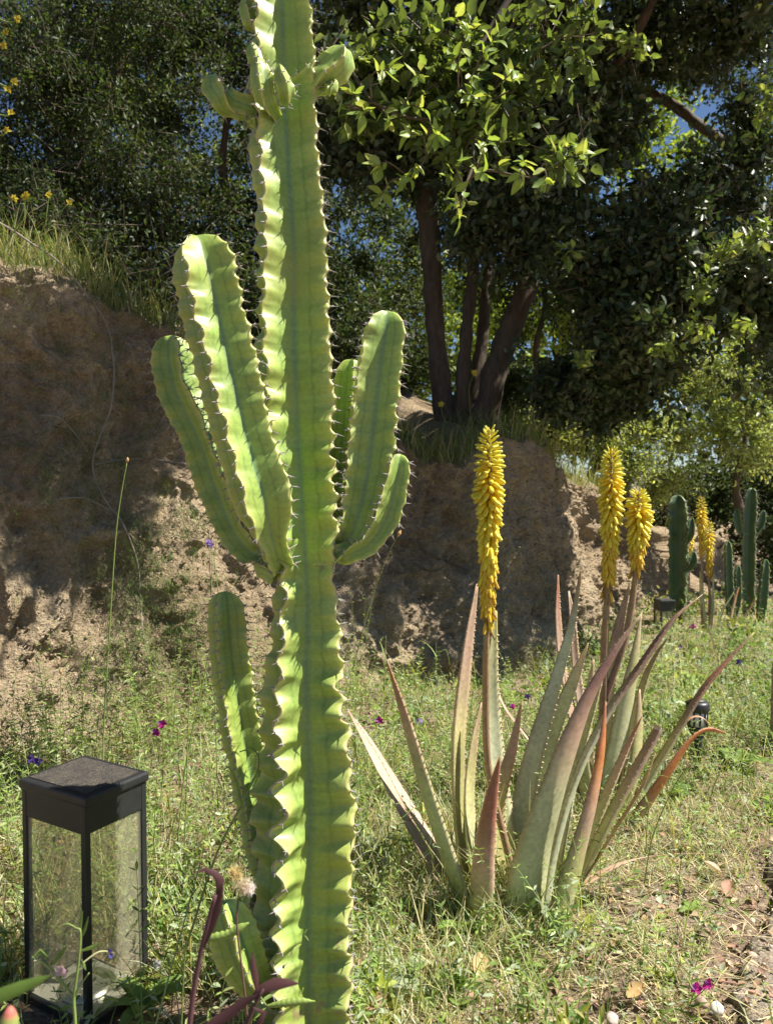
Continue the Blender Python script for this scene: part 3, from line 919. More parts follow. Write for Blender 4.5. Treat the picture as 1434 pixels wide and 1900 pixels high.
def flower_spike(parent, stalk_rows, rac_rows, nflo, flen, spread_px, seed=0, stalk_px=9):
    """stalk_rows px,py,D ; rac_rows: bottom to top of the flowering part"""
    r_ = np.random.default_rng(seed)
    pts = [P(*q) for q in stalk_rows] + [P(*q) for q in rac_rows]
    D = rac_rows[0][2]
    rad = stalk_px * D / F / 2
    k0 = len(stalk_rows); nn_ = len(pts)
    radii = [rad * 1.15] * k0 + [rad * (1 - .65 * (k + 1) / len(rac_rows)) for k in range(len(rac_rows))]
    V, Fc, s = tube_arrays(pts, radii, 9, 46)
    col = np.array([.30, .18, .14])[None] * (1 - s)[:, None] + np.array([.34, .25, .09])[None] * s[:, None]
    sp = link('flower_spike', np_mesh('flower_spike', V, Fc, M['aloe'], col, True), parent)
    # little dry bracts on the bare stalk
    C, Ls = smooth_path([list(p) for p in pts[:k0 + 1]], 60)
    for q in range(int(Ls / .055)):
        f = int((q + .6) / max(1, int(Ls / .055)) * 58)
        a = q * 2.4
        d = Vector((math.cos(a), math.sin(a), .9)).normalized()
        c = Vector(C[f]) + Vector((d.x, d.y, 0)) * rad * .8
        tv = np.array([c + Vector((-d.y, d.x, 0)) * .0045, c - Vector((-d.y, d.x, 0)) * .0045, c + d * .013, c + Vector((d.x, d.y, 0)) * .002 - Vector((0, 0, .005))])
        link('bract', np_mesh('bract', tv, np.array([(0, 1, 2), (1, 0, 3)]), M['litter'], np.tile((.42, .32, .24), (4, 1))), sp)
    A, La = smooth_path([list(P(*q)) for q in rac_rows], 200)
    inv = wm(sp).inverted()
    for k in range(nflo):
        f = (k + .5) / nflo                       # 0 bottom .. 1 top
        f = f ** .92
        c = Vector(A[min(199, int(f * 199))])
        a = k * 2.39996 + r_.normal() * .12
        tt_ = 1 - f
        el = np.interp(tt_, [0, .03, .1, .22, .4, .6, 1.0], [62, 42, 14, -14, -46, -66, -80]) + r_.normal() * 6
        ln = flen * np.interp(tt_, [0, .04, .12, .3, .7, 1], [.42, .62, .85, 1.0, 1.0, .9]) * (1 + r_.normal() * .06)
        me = FL_BUD if tt_ < .18 + r_.normal() * .02 else FL_OPEN if tt_ < .60 + r_.normal() * .05 else FL_OLD
        if tt_ > .84 and r_.random() < (tt_ - .78) * 2.2: me = FL_DRY
        if tt_ > .9 and r_.random() < .45: continue
        d = Vector((math.cos(a) * math.cos(R(el)), math.sin(a) * math.cos(R(el)), math.sin(R(el))))
        q = d.to_track_quat('Z', 'X') @ Quaternion((0, 0, 1), r_.random() * 6.28)
        rr = rad * .55 + ln * .10
        o = bpy.data.objects.new('floret', me)
        COL.objects.link(o)
        o.parent = sp; o.matrix_parent_inverse = inv
        wd = np.interp(tt_, [0, .08, .25, 1], [.75, .85, 1, 1]) * ln
        o.matrix_basis = Matrix.LocRotScale(c + Vector((math.cos(a), math.sin(a), 0)) * rr, q, Vector((wd, wd, ln)))
    return sp

# ---- front clump
ab = G(975, 1700)
A1 = thing('aloe_plant', (ab.x, 1.82, 0), 'large grey-green aloe clump with one tall yellow flower spike beside the big cactus', 'aloe', 'aloes in flower')
ax1 = (ab.x, 1.86)
DA = 1.82
LV = [
    ([(872, 1690, 62, 1.80), (838, 1590, 62, 1.79), (795, 1460, 52, 1.78), (755, 1330, 36, 1.77), (718, 1225, 5, 1.76)], [C_OLIVE, C_GREEN, C_GREEN, C_PINK, C_RED]),
    ([(885, 1670, 46, 1.92), (862, 1560, 44, 1.93), (852, 1400, 40, 1.94), (866, 1230, 30, 1.95), (885, 1085, 6, 1.96)], [C_GREEN, C_OLIVE, C_OLIVE, C_PINK, C_BROWN]),
    ([(893, 1712, 52, 1.72), (897, 1600, 40, 1.71), (908, 1500, 26, 1.705), (927, 1405, 4, 1.70)], [C_OLIVE, C_PINK, C_RED, C_RED]),
    ([(965, 1705, 92, 1.77), (985, 1580, 84, 1.76), (1028, 1438, 68, 1.75), (1083, 1299, 46, 1.74), (1138, 1205, 28, 1.74), (1190, 1137, 4, 1.74)], [C_GREEN, C_GREEN, C_GREEN, C_PINK, C_MAROON, C_BROWN]),
    ([(1003, 1700, 44, 1.79), (1022, 1580, 44, 1.80), (1060, 1450, 38, 1.81), (1118, 1330, 34, 1.82), (1180, 1240, 30, 1.83), (1245, 1150, 18, 1.84), (1302, 1103, 3, 1.85)], [C_BLUE, C_BLUE, C_BLUE, C_BLUE, C_BROWN, C_MAROON, C_PINK]),
    ([(1030, 1702, 66, 1.74), (1060, 1600, 56, 1.73), (1092, 1490, 38, 1.72), (1112, 1395, 24, 1.715), (1123, 1303, 4, 1.71)], [C_GREEN, C_OLIVE, C_PINK, C_ORANGE, C_RED]),
    ([(1050, 1690, 40, 1.80), (1080, 1610, 42, 1.81), (1138, 1493, 42, 1.82), (1182, 1415, 38, 1.83), (1220, 1347, 32, 1.84)], [C_BLUE, C_OLIVE, C_OLIVE, C_BROWN, C_BROWN], 'blunt'),
    ([(945, 1690, 46, 1.93), (936, 1560, 48, 1.95), (918, 1400, 36, 1.98), (912, 1271, 26, 2.0), (920, 1135, 4, 2.02)], [C_GREEN, C_GREEN, C_BLUE, C_GREEN, C_OLIVE]),
    ([(925, 1700, 40, 1.86), (930, 1620, 42, 1.90), (922, 1500, 30, 1.93), (950, 1390, 18, 1.95), (968, 1300, 3, 1.96)], [C_OLIVE, C_OLIVE, C_OLIVE, C_PINK, C_BROWN]),
    ([(955, 1660, 44, 1.98), (962, 1540, 42, 2.0), (990, 1400, 34, 2.02), (1028, 1271, 24, 2.04), (1060, 1160, 14, 2.06), (1077, 1060, 4, 2.08)], [C_GREEN, C_BLUE, C_BLUE, C_BLUE, C_BLUE, C_MAROON]),
    ([(968, 1650, 36, 2.0), (985, 1500, 36, 2.02), (1020, 1370, 30, 2.04), (1060, 1270, 22, 2.05), (1090, 1195, 3, 2.06)], [C_GREEN, C_GREEN, C_GREEN, C_GREEN, C_PINK]),
    ([(1010, 1690, 40, 1.88), (1030, 1560, 42, 1.92), (1062, 1420, 34, 1.96), (1098, 1300, 22, 1.98), (1128, 1215, 3, 2.0)], [C_OLIVE, C_GREEN, C_GREEN, C_OLIVE, C_BROWN]),
    ([(905, 1690, 38, 1.88), (882, 1590, 38, 1.90), (872, 1480, 30, 1.92), (880, 1380, 18, 1.94), (893, 1305, 3, 1.95)], [C_OLIVE, C_GREEN, C_OLIVE, C_PINK]),
    ([(1035, 1690, 36, 1.84), (1075, 1590, 36, 1.86), (1120, 1480, 28, 1.88), (1160, 1390, 18, 1.90), (1190, 1330, 3, 1.91)], [C_BLUE, C_GREEN, C_OLIVE, C_PINK, C_RED]),
]
for k, q in enumerate(LV):
    aloe_leaf(q[0], ax1, q[1], A1, seed=k, blunt=len(q) > 2)
# dry dead leaves lying out of the clump
tagd = lambda o, l: o.__setitem__('label', l)
tagd(aloe_leaf([(1045, 1668, 38, 1.80), (1100, 1628, 36, 1.80), (1150, 1602, 26, 1.81), (1210, 1588, 14, 1.83), (1290, 1584, 8, 1.86), (1348, 1588, 3, 1.88)], ax1, [C_DRY, C_PINK, C_DRY, C_PINK, C_PINK], A1, True, flat=.25, seed=31), 'dry pinkish dead leaf')
tagd(aloe_leaf([(850, 1672, 44, 1.88), (795, 1590, 40, 1.92), (745, 1500, 34, 1.96), (695, 1405, 28, 2.0), (645, 1315, 4, 2.04)], ax1, [C_DRY, C_BROWN, C_PINK, C_DRY, C_BROWN], A1, True, flat=.3, seed=32), 'dry brown dead leaf')
tagd(aloe_leaf([(860, 1668, 24, 1.95), (800, 1560, 24, 1.99), (745, 1470, 22, 2.03), (690, 1380, 14, 2.06), (660, 1335, 3, 2.08)], ax1, [C_BROWN, C_DRY, C_DRY, C_PINK], A1, True, flat=.3, seed=33), 'dry brown dead leaf')
tagd(aloe_leaf([(1040, 1690, 14, 1.78), (1090, 1620, 20, 1.79), (1140, 1540, 20, 1.81), (1190, 1460, 16, 1.83), (1215, 1400, 4, 1.84)], ax1, [C_DRY, C_DRY, C_PINK, C_DRY], A1, True, flat=.3, seed=34), 'dry brown dead leaf')
flower_spike(A1, [(955, 1690, 1.90), (945, 1600, 1.90), (912, 1460, 1.89), (902, 1380, 1.88), (901, 1260, 1.87)], [(903, 1165, 1.86), (906, 1040, 1.86), (907, 920, 1.86), (908, 797, 1.86)], 290, .034, 60, 1, 12)

# ---- back clump with the forked flower stalk
DB = 2.4
bb = G(1120, 1500)
A2 = thing('aloe_plant', (bb.x, DB, 0), 'smaller aloe clump with a forked stalk of two yellow flower spikes', 'aloe', 'aloes in flower')
ax2 = (bb.x, DB + .04)
LW = [
    ([(1120, 1500, 34, 2.36), (1133, 1430, 46, 2.35), (1153, 1330, 42, 2.34), (1175, 1220, 24, 2.33), (1189, 1140, 3, 2.33)], [C_BLUE, C_GREEN, C_GREEN, C_OLIVE, C_BROWN]),
    ([(1150, 1550, 30, 2.38), (1190, 1462, 32, 2.38), (1238, 1380, 28, 2.38), (1300, 1280, 24, 2.39), (1350, 1222, 14, 2.40), (1397, 1174, 3, 2.41)], [C_BLUE, C_BLUE, C_OLIVE, C_BROWN, C_RED, C_PINK]),
    ([(1148, 1545, 40, 2.28), (1185, 1500, 42, 2.26), (1235, 1430, 34, 2.25), (1278, 1372, 20, 2.25), (1310, 1353, 12, 2.26), (1345, 1360, 3, 2.27)], [C_OLIVE, C_BROWN, C_ORANGE, C_ORANGE, C_ORANGE, C_RED]),
    ([(1150, 1530, 22, 2.42), (1195, 1450, 22, 2.44), (1245, 1370, 14, 2.46), (1275, 1335, 8, 2.47), (1300, 1330, 6, 2.47), (1320, 1352, 3, 2.47)], [C_BROWN, C_ORANGE, C_ORANGE, C_RED, C_PINK]),
    ([(1110, 1500, 20, 2.5), (1118, 1400, 26, 2.52), (1128, 1271, 24, 2.54), (1148, 1160, 18, 2.55), (1168, 1082, 3, 2.56)], [C_OLIVE, C_OLIVE, C_GREEN, C_BROWN, C_BROWN]),
    ([(1100, 1500, 20, 2.5), (1075, 1380, 22, 2.52), (1045, 1240, 18, 2.54), (1036, 1150, 14, 2.55), (1035, 1068, 3, 2.55)], [C_PINK, C_BROWN, C_PINK, C_BROWN, C_RED]),
    ([(1105, 1490, 18, 2.56), (1090, 1380, 18, 2.58), (1070, 1250, 16, 2.6), (1062, 1150, 12, 2.6), (1055, 1098, 3, 2.6)], [C_OLIVE, C_DRY, C_DRY, C_PINK, C_DRY]),
    ([(1130, 1500, 20, 2.46), (1165, 1380, 22, 2.47), (1190, 1275, 18, 2.48), (1212, 1222, 12, 2.48), (1240, 1180, 3, 2.48)], [C_OLIVE, C_GREEN, C_OLIVE, C_BROWN]),
    ([(1100, 1510, 24, 2.34), (1085, 1450, 26, 2.33), (1080, 1380, 22, 2.32), (1092, 1290, 14, 2.31), (1100, 1225, 3, 2.31)], [C_GREEN, C_OLIVE, C_OLIVE, C_PINK]),
    ([(1108, 1500, 26, 2.4), (1095, 1440, 26, 2.45), (1062, 1330, 22, 2.5), (1048, 1240, 4, 2.52)], [C_GREEN, C_BROWN, C_BROWN, C_BROWN]),
    ([(1140, 1530, 36, 2.33), (1165, 1455, 40, 2.33), (1180, 1370, 30, 2.34), (1186, 1280, 4, 2.34)], [C_OLIVE, C_OLIVE, C_OLIVE, C_PINK]),
]
for k, q in enumerate(LW):
    aloe_leaf(q[0], ax2, q[1], A2, seed=50 + k)
tagd(aloe_leaf([(1090, 1510, 24, 2.42), (1040, 1440, 26, 2.46), (980, 1370, 22, 2.5), (935, 1310, 16, 2.52), (915, 1255, 3, 2.54)], ax2, [C_BROWN, C_DRY, C_BROWN, C_DRY], A2, True, flat=.3, seed=71), 'dry brown dead leaf')
tagd(aloe_leaf([(1085, 1500, 20, 2.48), (1055, 1420, 22, 2.5), (1010, 1400, 20, 2.5), (985, 1440, 16, 2.5), (965, 1455, 4, 2.5)], ax2, [C_BROWN, C_BROWN, C_DRY, C_BROWN], A2, True, flat=.25, seed=72), 'dry brown dead leaf')
flower_spike(A2, [(1112, 1500, 2.40), (1114, 1400, 2.40), (1119, 1290, 2.40), (1121, 1200, 2.40)], [(1126, 1105, 2.40), (1131, 1010, 2.40), (1133, 930, 2.40), (1134, 833, 2.40)], 250, .036, 50, 2, 13)
flower_spike(A2, [(1121, 1300, 2.40), (1135, 1260, 2.40), (1158, 1190, 2.40), (1172, 1120, 2.40)], [(1179, 1058, 2.40), (1183, 1000, 2.40), (1184, 955, 2.40), (1185, 912, 2.40)], 150, .038, 46, 3, 11)

# ---- aloe far back between the dark cacti
DC = 5.3
A3 = thing('aloe_plant', (P(1310, 1160, DC).x, DC, 0), 'distant aloe with narrow yellow spikes standing between the dark cacti', 'aloe', 'aloes in flower')
ax3 = (P(1310, 1160, DC).x, DC + .05)
for k, q in enumerate([
    ([(1308, 1180, 10, DC), (1303, 1130, 9, DC), (1300, 1085, 6, DC), (1298, 1060, 2, DC)], [C_OLIVE, C_GREEN, C_OLIVE]),
    ([(1350, 1180, 10, DC - .1), (1355, 1140, 11, DC - .1), (1364, 1105, 8, DC - .1), (1370, 1090, 2, DC - .1)], [C_OLIVE, C_BROWN, C_ORANGE]),
    ([(1330, 1175, 8, DC - .1), (1336, 1140, 8, DC - .1), (1352, 1112, 5, DC - .1), (1360, 1100, 2, DC - .1)], [C_BLUE, C_GREEN, C_OLIVE]),
    ([(1360, 1180, 8, DC - .2), (1375, 1150, 8, DC - .2), (1393, 1125, 5, DC - .2), (1402, 1112, 2, DC - .2)], [C_BROWN, C_BROWN, C_RED]),
    ([(1315, 1180, 10, DC), (1320, 1130, 9, DC), (1322, 1085, 5, DC), (1324, 1060, 2, DC)], [C_GREEN, C_GREEN, C_OLIVE])]):
    aloe_leaf(q[0], ax3, q[1], A3, seed=80 + k, teeth=False)
flower_spike(A3, [(1303, 1180, DC), (1302, 1100, DC)], [(1301, 1035, DC), (1301, 980, DC), (1300, 922, DC)], 110, .036, 20, 5, 5)
flower_spike(A3, [(1316, 1180, DC), (1316, 1110, DC)], [(1315, 1072, DC), (1315, 1020, DC), (1315, 968, DC)], 110, .036, 20, 6, 5)
flower_spike(A3, [(1276, 1180, DC + .6), (1277, 1080, DC + .6)], [(1278, 1038, DC + .6), (1279, 1010, DC + .6), (1279, 985, DC + .6)], 60, .034, 16, 7, 4)

# ================================================================== LANTERNS
def square_lantern(loc, rz, a, b, H, label):
    t_ = thing('lantern', loc, label, 'lantern', 'square solar lanterns', rz)
    cap, band, post, foot = .020, .056, .0128, .015
    cp = box('cap', (a + .010, b + .010, cap), (0, 0, H - cap / 2), M['black'], t_, .007, 4)
    pn = (a - .022) / 2
    for sx in (-1, 1):
        box('solar_panel', (pn, b - .022, .003), (sx * (pn / 2 + .0012), 0, H + .0002), M['panel'], cp).matrix_parent_inverse = Matrix.Translation((0, 0, -(H - cap / 2)))
    box('band', (a - .002, b - .002, band), (0, 0, H - cap - band / 2 + .001), M['black'], t_, .0025)
    hp = H - cap - band - foot
    for sx in (-1, 1):
        for sy in (-1, 1):
            box('corner_post', (post, post, H - cap - .002), (sx * (a - post) / 2, sy * (b - post) / 2, (H - cap) / 2), M['black'], t_, .0018)
    zc = foot + hp / 2
    for sx in (-1, 1):
        box('pane', (.0022, b - 2 * post + .002, hp + .002), (sx * (a / 2 - .004), 0, zc), M['pane'], t_)
        box('pane', (a - 2 * post + .002, .0022, hp + .002), (0, sx * (b / 2 - .004), zc), M['pane'], t_)
    box('base', (a + .004, b + .004, foot), (0, 0, foot / 2), M['black'], t_, .003)
    tr = box('tray', (a - .014, b - .014, .003), (0, 0, foot + .001), M['tray'], t_)
    lathe('reflector', [(.058, 0), (.056, .004), (.048, .010), (.040, .013), (.034, .010), (.022, .016), (.010, .022), (0.0001, .024)], M['silver'], t_, 24, (.0, 0, foot + .0025))
    V, cl = [], None
    ne = lathe('bulb_housing', [(.018, -.012), (.026, -.004), (.028, .001)], M['black'], t_, 18, (0, 0, H - cap - band - .001))
    link('bulb', None, None) if False else None
    return t_
square_lantern((-.606, 1.535, -.034), R(-29.8), .186, .150, .452, 'black square solar lantern with dusty top standing in weeds before the bank')
fl_ = P(1231, 1155, 5.2)
square_lantern((fl_.x, 5.2, .03), R(8), .10, .10, .20, 'tiny far black lantern at the foot of the dark column cactus')

# ---- round stake lamp
sp_ = G(1292, 1425)
t_ = thing('stake_lamp', (sp_.x, sp_.y, 0), 'small round black stake lamp with white frosted windows in the weeds', 'lamp')
k_ = sp_.y / F
Rl = 21 * k_
zt = P(1292, 1300, sp_.y).z
lathe('cap', [(Rl * .55, .0), (Rl * .9, -.004), (Rl * 1.0, -.012), (Rl, -.03), (Rl * .93, -.036), (Rl * .8, -.036)][::-1], M['black'], t_, 28, (0, 0, zt))
lathe('solar_panel', [(Rl * .6, 0), (Rl * .6, .004), (.0001, .005)], M['panel'], t_, 24, (0, 0, zt - .001))
lathe('frosted_window', [(Rl * .72, -.092), (Rl * .78, -.036)], M['white'], t_, 28, (0, 0, zt))
for k in range(10):
    a = 2 * math.pi * k / 10 + .2
    o = box('rib', (.006, .006, .06), (math.cos(a) * Rl * .79, math.sin(a) * Rl * .79, zt - .064), M['black'], t_, .001)
    o.rotation_euler = (0, 0, a)
lathe('collar', [(Rl * .35, -.125), (Rl * .6, -.118), (Rl * .82, -.100), (Rl * .84, -.090), (Rl * .74, -.088)], M['black'], t_, 28, (0, 0, zt))
lathe('stake', [(.004, -.04), (.014, .03), (.016, zt - .15), (.020, zt - .12)], M['black'], t_, 12)

# ---- weathered wooden post at the edge
wp = G(1432, 1400)
t_ = thing('garden_post', (wp.x + .03, wp.y, 0), 'weathered round wooden garden post with a worn ring by the path', 'post')
lathe('post', [(.037, -.05), (.036, .12), (.034, P(1432, 1245, wp.y).z), (.030, P(1432, 1225, wp.y).z), (.022, P(1432, 1150, wp.y).z), (.016, P(1432, 1150, wp.y).z + .004)], M['wood'], t_, 18)
lathe('ring', [(.0365, 0), (.040, .004), (.040, .010), (.0355, .014)], simple('ring_wood', (.45, .36, .26), .7), t_, 18, (0, 0, P(1432, 1305, wp.y).z))

# ================================================================== FOLIAGE
def unit(A): return A / (np.linalg.norm(A, axis=-1, keepdims=True) + 1e-9)

def leaf_arrays(pos, d, up, Ln, Wd, col, fold=.18, curl=.15, cheap=False):
    """pos,d,up (n,3) ; five-point folded leaf, 4 triangles"""
    n = len(pos)
    d = unit(d); sd = unit(np.cross(d, up)); nm = np.cross(sd, d)
    Ln = np.broadcast_to(Ln, n)[:, None]; Wd = np.broadcast_to(Wd, n)[:, None]
    if cheap:
        V = np.stack([pos, pos + d * Ln * .5 - sd * Wd * .5 + nm * Wd * fold, pos + d * Ln - nm * Ln * curl, pos + d * Ln * .5 + sd * Wd * .5 + nm * Wd * fold], 1).reshape(-1, 3)
        b = np.arange(n)[:, None, None] * 4
        return V, (b + np.array([[0, 2, 1], [0, 3, 2]])[None]).reshape(-1, 3), np.repeat(col, 4, 0)
    V = np.stack([pos,
                  pos + d * Ln * .28 - sd * Wd * .44 + nm * Wd * fold,
                  pos + d * Ln * .68 - sd * Wd * .42 + nm * (Wd * fold - Ln * curl * .5),
                  pos + d * Ln - nm * Ln * curl,
                  pos + d * Ln * .66 + sd * Wd * .42 + nm * (Wd * fold - Ln * curl * .5),
                  pos + d * Ln * .30 + sd * Wd * .44 + nm * Wd * fold], 1).reshape(-1, 3)
    b = np.arange(n)[:, None, None] * 6
    Fc = (b + np.array([[0, 3, 2, 1], [0, 5, 4, 3]])[None]).reshape(-1, 4)
    return V, Fc, np.repeat(col, 6, 0)

def pick(pal, n, r_, jit=.18):
    pal = np.array(pal)
    c = pal[r_.integers(0, len(pal), n)]
    return c * (1 + jit * r_.normal(size=(n, 1))).clip(.5, 1.6)

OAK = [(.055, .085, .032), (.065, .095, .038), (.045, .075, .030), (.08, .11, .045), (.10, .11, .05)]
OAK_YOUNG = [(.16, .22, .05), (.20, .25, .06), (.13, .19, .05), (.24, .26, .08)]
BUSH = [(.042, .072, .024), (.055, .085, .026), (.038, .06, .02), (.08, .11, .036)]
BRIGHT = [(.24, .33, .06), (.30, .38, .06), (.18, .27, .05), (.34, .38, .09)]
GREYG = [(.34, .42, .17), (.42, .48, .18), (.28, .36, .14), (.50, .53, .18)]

def crown(blobs, leafL, pal, seed, per=16, ratio=.5, gap=-.55, gapf=1.1, spread=.11, clump=9, cheap=True, droop=.1, up_bias=.8):
    """blobs: centre, radii, number of twigs. Returns leaf arrays and twig arrays"""
    r_ = np.random.default_rng(seed)
    LV_, LF_, LC_, TV_, TF_ = [], [], [], [], []
    nb_ = 0; tb_ = 0
    for c, rad, n in blobs:
        c = np.array(c); rad = np.array(rad)
        u = unit(r_.normal(size=(n, 3)))
        rr = r_.random(n) ** (1 / 2.4)
        cen = c + u * rad * rr[:, None]
        if clump:
            ns = max(3, n // 22)
            us = unit(r_.normal(size=(ns, 3))); cs = c + us * rad * (r_.random((ns, 1)) ** (1 / 2.2))
            sr = np.mean(rad) * (.16 + .22 * r_.random(ns))
            wch = r_.integers(0, ns, n)
            cl_ = cs[wch] + u * (sr[wch] * rr)[:, None] * np.array([1.15, 1, .75])
            cen = np.where((r_.random(n) < .62)[:, None], cl_, cen)
        keep = fbm(cen, gapf, 2, seed) > gap + .25 * r_.normal(size=n) * .4
        cen, u, rr = cen[keep], u[keep], rr[keep]
        n_ = len(cen)
        if not n_: continue
        dr = unit(u * .9 + r_.normal(size=(n_, 3)) * .6 + np.array([0, 0, -droop]))
        k = per
        t = r_.random((n_, k))
        off = r_.normal(size=(n_, k, 3)) * spread * .32
        pos = cen[:, None] + dr[:, None] * (t[..., None] - .6) * spread * 2.2 + off
        ld = unit(dr[:, None] * .6 + r_.normal(size=(n_, k, 3)) * .75 + np.array([0, 0, -.05]))
        up_ = unit(r_.normal(size=(n_, k, 3)) * .7 + np.array([.15, -.15, up_bias]))
        Ls = leafL * (.65 + .7 * r_.random(n_ * k))
        cc = pick(pal, n_ * k, r_)
        V, Fc, cv = leaf_arrays(pos.reshape(-1, 3), ld.reshape(-1, 3), up_.reshape(-1, 3), Ls, Ls * ratio * (.8 + .4 * r_.random(n_ * k)), cc, cheap=cheap)
        LV_.append(V); LF_.append(Fc + nb_); LC_.append(cv); nb_ += len(V)
        # twig: thin three-sided prism
        p1 = cen + dr * spread * .9
        p0 = cen - dr * spread * (1.0 + 1.5 * r_.random((n_, 1))) + r_.normal(size=(n_, 3)) * .03
        ax = unit(p1 - p0); a = unit(np.cross(ax, np.array([.3, .5, .8]))); b = np.cross(ax, a)
        w = (.0016 + .0024 * r_.random((n_, 1)))
        tv = np.stack([p0 + a * w, p0 - a * w * .5 + b * w * .87, p0 - a * w * .5 - b * w * .87, p1 + a * w * .35, p1 - a * w * .2 + b * w * .3, p1 - a * w * .2 - b * w * .3], 1).reshape(-1, 3)
        bi = np.arange(n_)[:, None, None] * 6 + tb_
        TF_.append((bi + np.array([[0, 1, 4, 3], [1, 2, 5, 4], [2, 0, 3, 5]])[None]).reshape(-1, 4))
        TV_.append(tv); tb_ += len(tv)
    return (np.vstack(LV_), np.vstack(LF_), np.vstack(LC_)), (np.vstack(TV_), np.vstack(TF_))

def Bl(px, py, D, rx, ry, rz, n): return (tuple(P(px, py, D)), (rx, ry, rz), n)

def plant(name, loc, label, cat, blobs, leafL, pal, seed, mat, trunks=(), group=None, **kw):
    t_ = thing(name, loc, label, cat, group)
    (V, Fc, cv), (tv, tf) = crown(blobs, leafL, pal, seed, **kw)
    cr = link('crown', np_mesh('crown', V, Fc, mat, cv), t_, 'stuff')
    link('twigs', np_mesh('twigs', tv, tf, M['twig']), cr, 'stuff')
    for nm, pts, rad in trunks:
        tube(nm, pts, rad, M['bark'], t_, 12, max(16, 6 * len(pts)), wob=.28)
    return t_

# ---- the multi-trunked oak on the bank
tz = terr_z(.62, 5.35)
oak_base = P(868, 800, 5.4)
oz = min(oak_base.z, terr_z(oak_base.x, 5.4)) - .12
TD = 5.4
def tr(*rows): return [P(px, py, D) for px, py, D in rows]
oak_trunks = [
    ('trunk', tr((835, 830, TD), (822, 740, TD), (808, 620, TD), (800, 480, TD), (790, 340, TD), (800, 150, TD), (770, -120, TD), (740, -420, TD)), [.11, .075, .068, .066, .064, .06, .05, .03]),
    ('trunk', tr((850, 830, TD), (858, 740, TD - .1), (862, 640, TD - .1), (876, 520, TD), (878, 400, TD + .1), (900, 200, TD + .2), (960, -100, TD + .2), (990, -380, TD)), [.08, .055, .046, .044, .042, .04, .035, .02]),
    ('trunk', tr((868, 830, TD), (878, 740, TD + .1), (895, 620, TD + .15), (905, 480, TD + .2), (930, 300, TD + .3)), [.08, .05, .042, .038, .03]),
    ('trunk', tr((885, 830, TD - .1), (905, 740, TD - .1), (935, 640, TD - .1), (975, 540, TD - .1), (1010, 420, TD), (1080, 260, TD), (1180, 100, TD), (1300, -80, TD)), [.12, .088, .078, .072, .066, .055, .045, .025]),
    ('limb', tr((1010, 420, TD), (1100, 395, TD), (1220, 392, TD - .1), (1350, 395, TD - .2), (1500, 380, TD - .3)), [.04, .034, .03, .026, .018]),
    ('limb', tr((1500, 330, TD), (1400, 300, TD + .1), (1320, 250, TD + .1), (1240, 190, TD + .2), (1140, 140, TD + .2)), [.05, .045, .04, .034, .02]),
    ('limb', tr((1080, 260, TD), (1110, 180, TD - .3), (1180, 60, TD - .6), (1260, -100, TD - .9)), [.045, .04, .03, .02]),
    ('limb', tr((960, -100, TD + .2), (980, -330, TD - .9), (1010, -330, TD - 1.9), (990, -70, 2.62)), [.024, .02, .014, .011]),
]
oak_blobs = [
    Bl(1120, 600, 4.7, .58, .55, .50, 520), Bl(1240, 480, 4.7, .75, .55, .55, 620), Bl(1390, 520, 4.5, .55, .5, .55, 430), Bl(1330, 330, 4.8, .35, .4, .22, 110),
    Bl(1060, 200, 4.9, .45, .5, .45, 300), Bl(960, 350, 4.8, .5, .5, .6, 420), Bl(1010, 120, 4.8, .75, .6, .6, 620), Bl(820, 120, 5.0, .65, .5, .55, 430),
    Bl(1180, 690, 4.9, .6, .5, .30, 330), Bl(1080, 740, 5.0, .35, .4, .24, 200), Bl(1330, 70, 4.9, .35, .5, .22, 150), Bl(1200, 40, 5.3, .5, .5, .3, 200), Bl(660, 60, 5.0, .5, .5, .5, 360), Bl(700, 250, 5.2, .45, .4, .5, 260),
    Bl(1410, 290, 4.9, .3, .4, .35, 90), Bl(1200, 740, 4.9, .75, .4, .22, 130), Bl(1380, 690, 4.8, .35, .4, .25, 90),
    ((.9, 4.6, 4.6), (1.3, .7, .8), 520), ((-.3, 4.4, 4.3), (1.4, .6, .7), 480), ((.92, 3.35, 4.3), (.52, .45, .36), 420), ((.45, 3.35, 3.8), (.40, .40, .28), 240), ((2.4, 4.7, 4.6), (1.3, .6, .9), 520), ((2.0, 4.1, 3.9), (.8, .3, .5), 240), ((-1.2, 3.9, 4.1), (.6, .5, .5), 90),  # unseen crown masses above the view, placed to throw shade on the bank
]
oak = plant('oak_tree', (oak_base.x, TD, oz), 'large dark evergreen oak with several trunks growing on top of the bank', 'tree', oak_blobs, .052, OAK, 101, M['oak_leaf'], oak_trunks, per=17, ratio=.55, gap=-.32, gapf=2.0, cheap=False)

# ---- the sunlit bough of the oak that hangs out in front; its leaves are single pieces
def oak_leaf_mesh(seed, cmul=1.0):
    r_ = np.random.default_rng(seed)
    xs = np.array([0, .12, .3, .5, .7, .87, 1.0])
    wd = np.array([.03, .20, .33, .36, .28, .14, .0]) * .78
    V, cl = [], []
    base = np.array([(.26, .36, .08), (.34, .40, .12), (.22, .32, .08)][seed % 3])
    for x, w_ in zip(xs, wd):
        zc = -.16 * x * x + .05 * math.sin(x * 5 + seed)
        jag = 1 + .12 * r_.normal()
        V += [(x, -w_ * jag, zc + w_ * .32), (x, 0, zc), (x, w_ * jag, zc + w_ * .30)]
        cl += [base * 1.0, base * 1.25, base * 1.0]
    Fq = []
    for i in range(len(xs) - 1):
        a = i * 3
        Fq += [(a, a + 3, a + 4, a + 1), (a + 1, a + 4, a + 5, a + 2)]
    return np_mesh('leaf', V, np.array(Fq), M['young_leaf'], np.array(cl) * cmul, True)
LM = [oak_leaf_mesh(k) for k in range(6)]
BD = 2.45
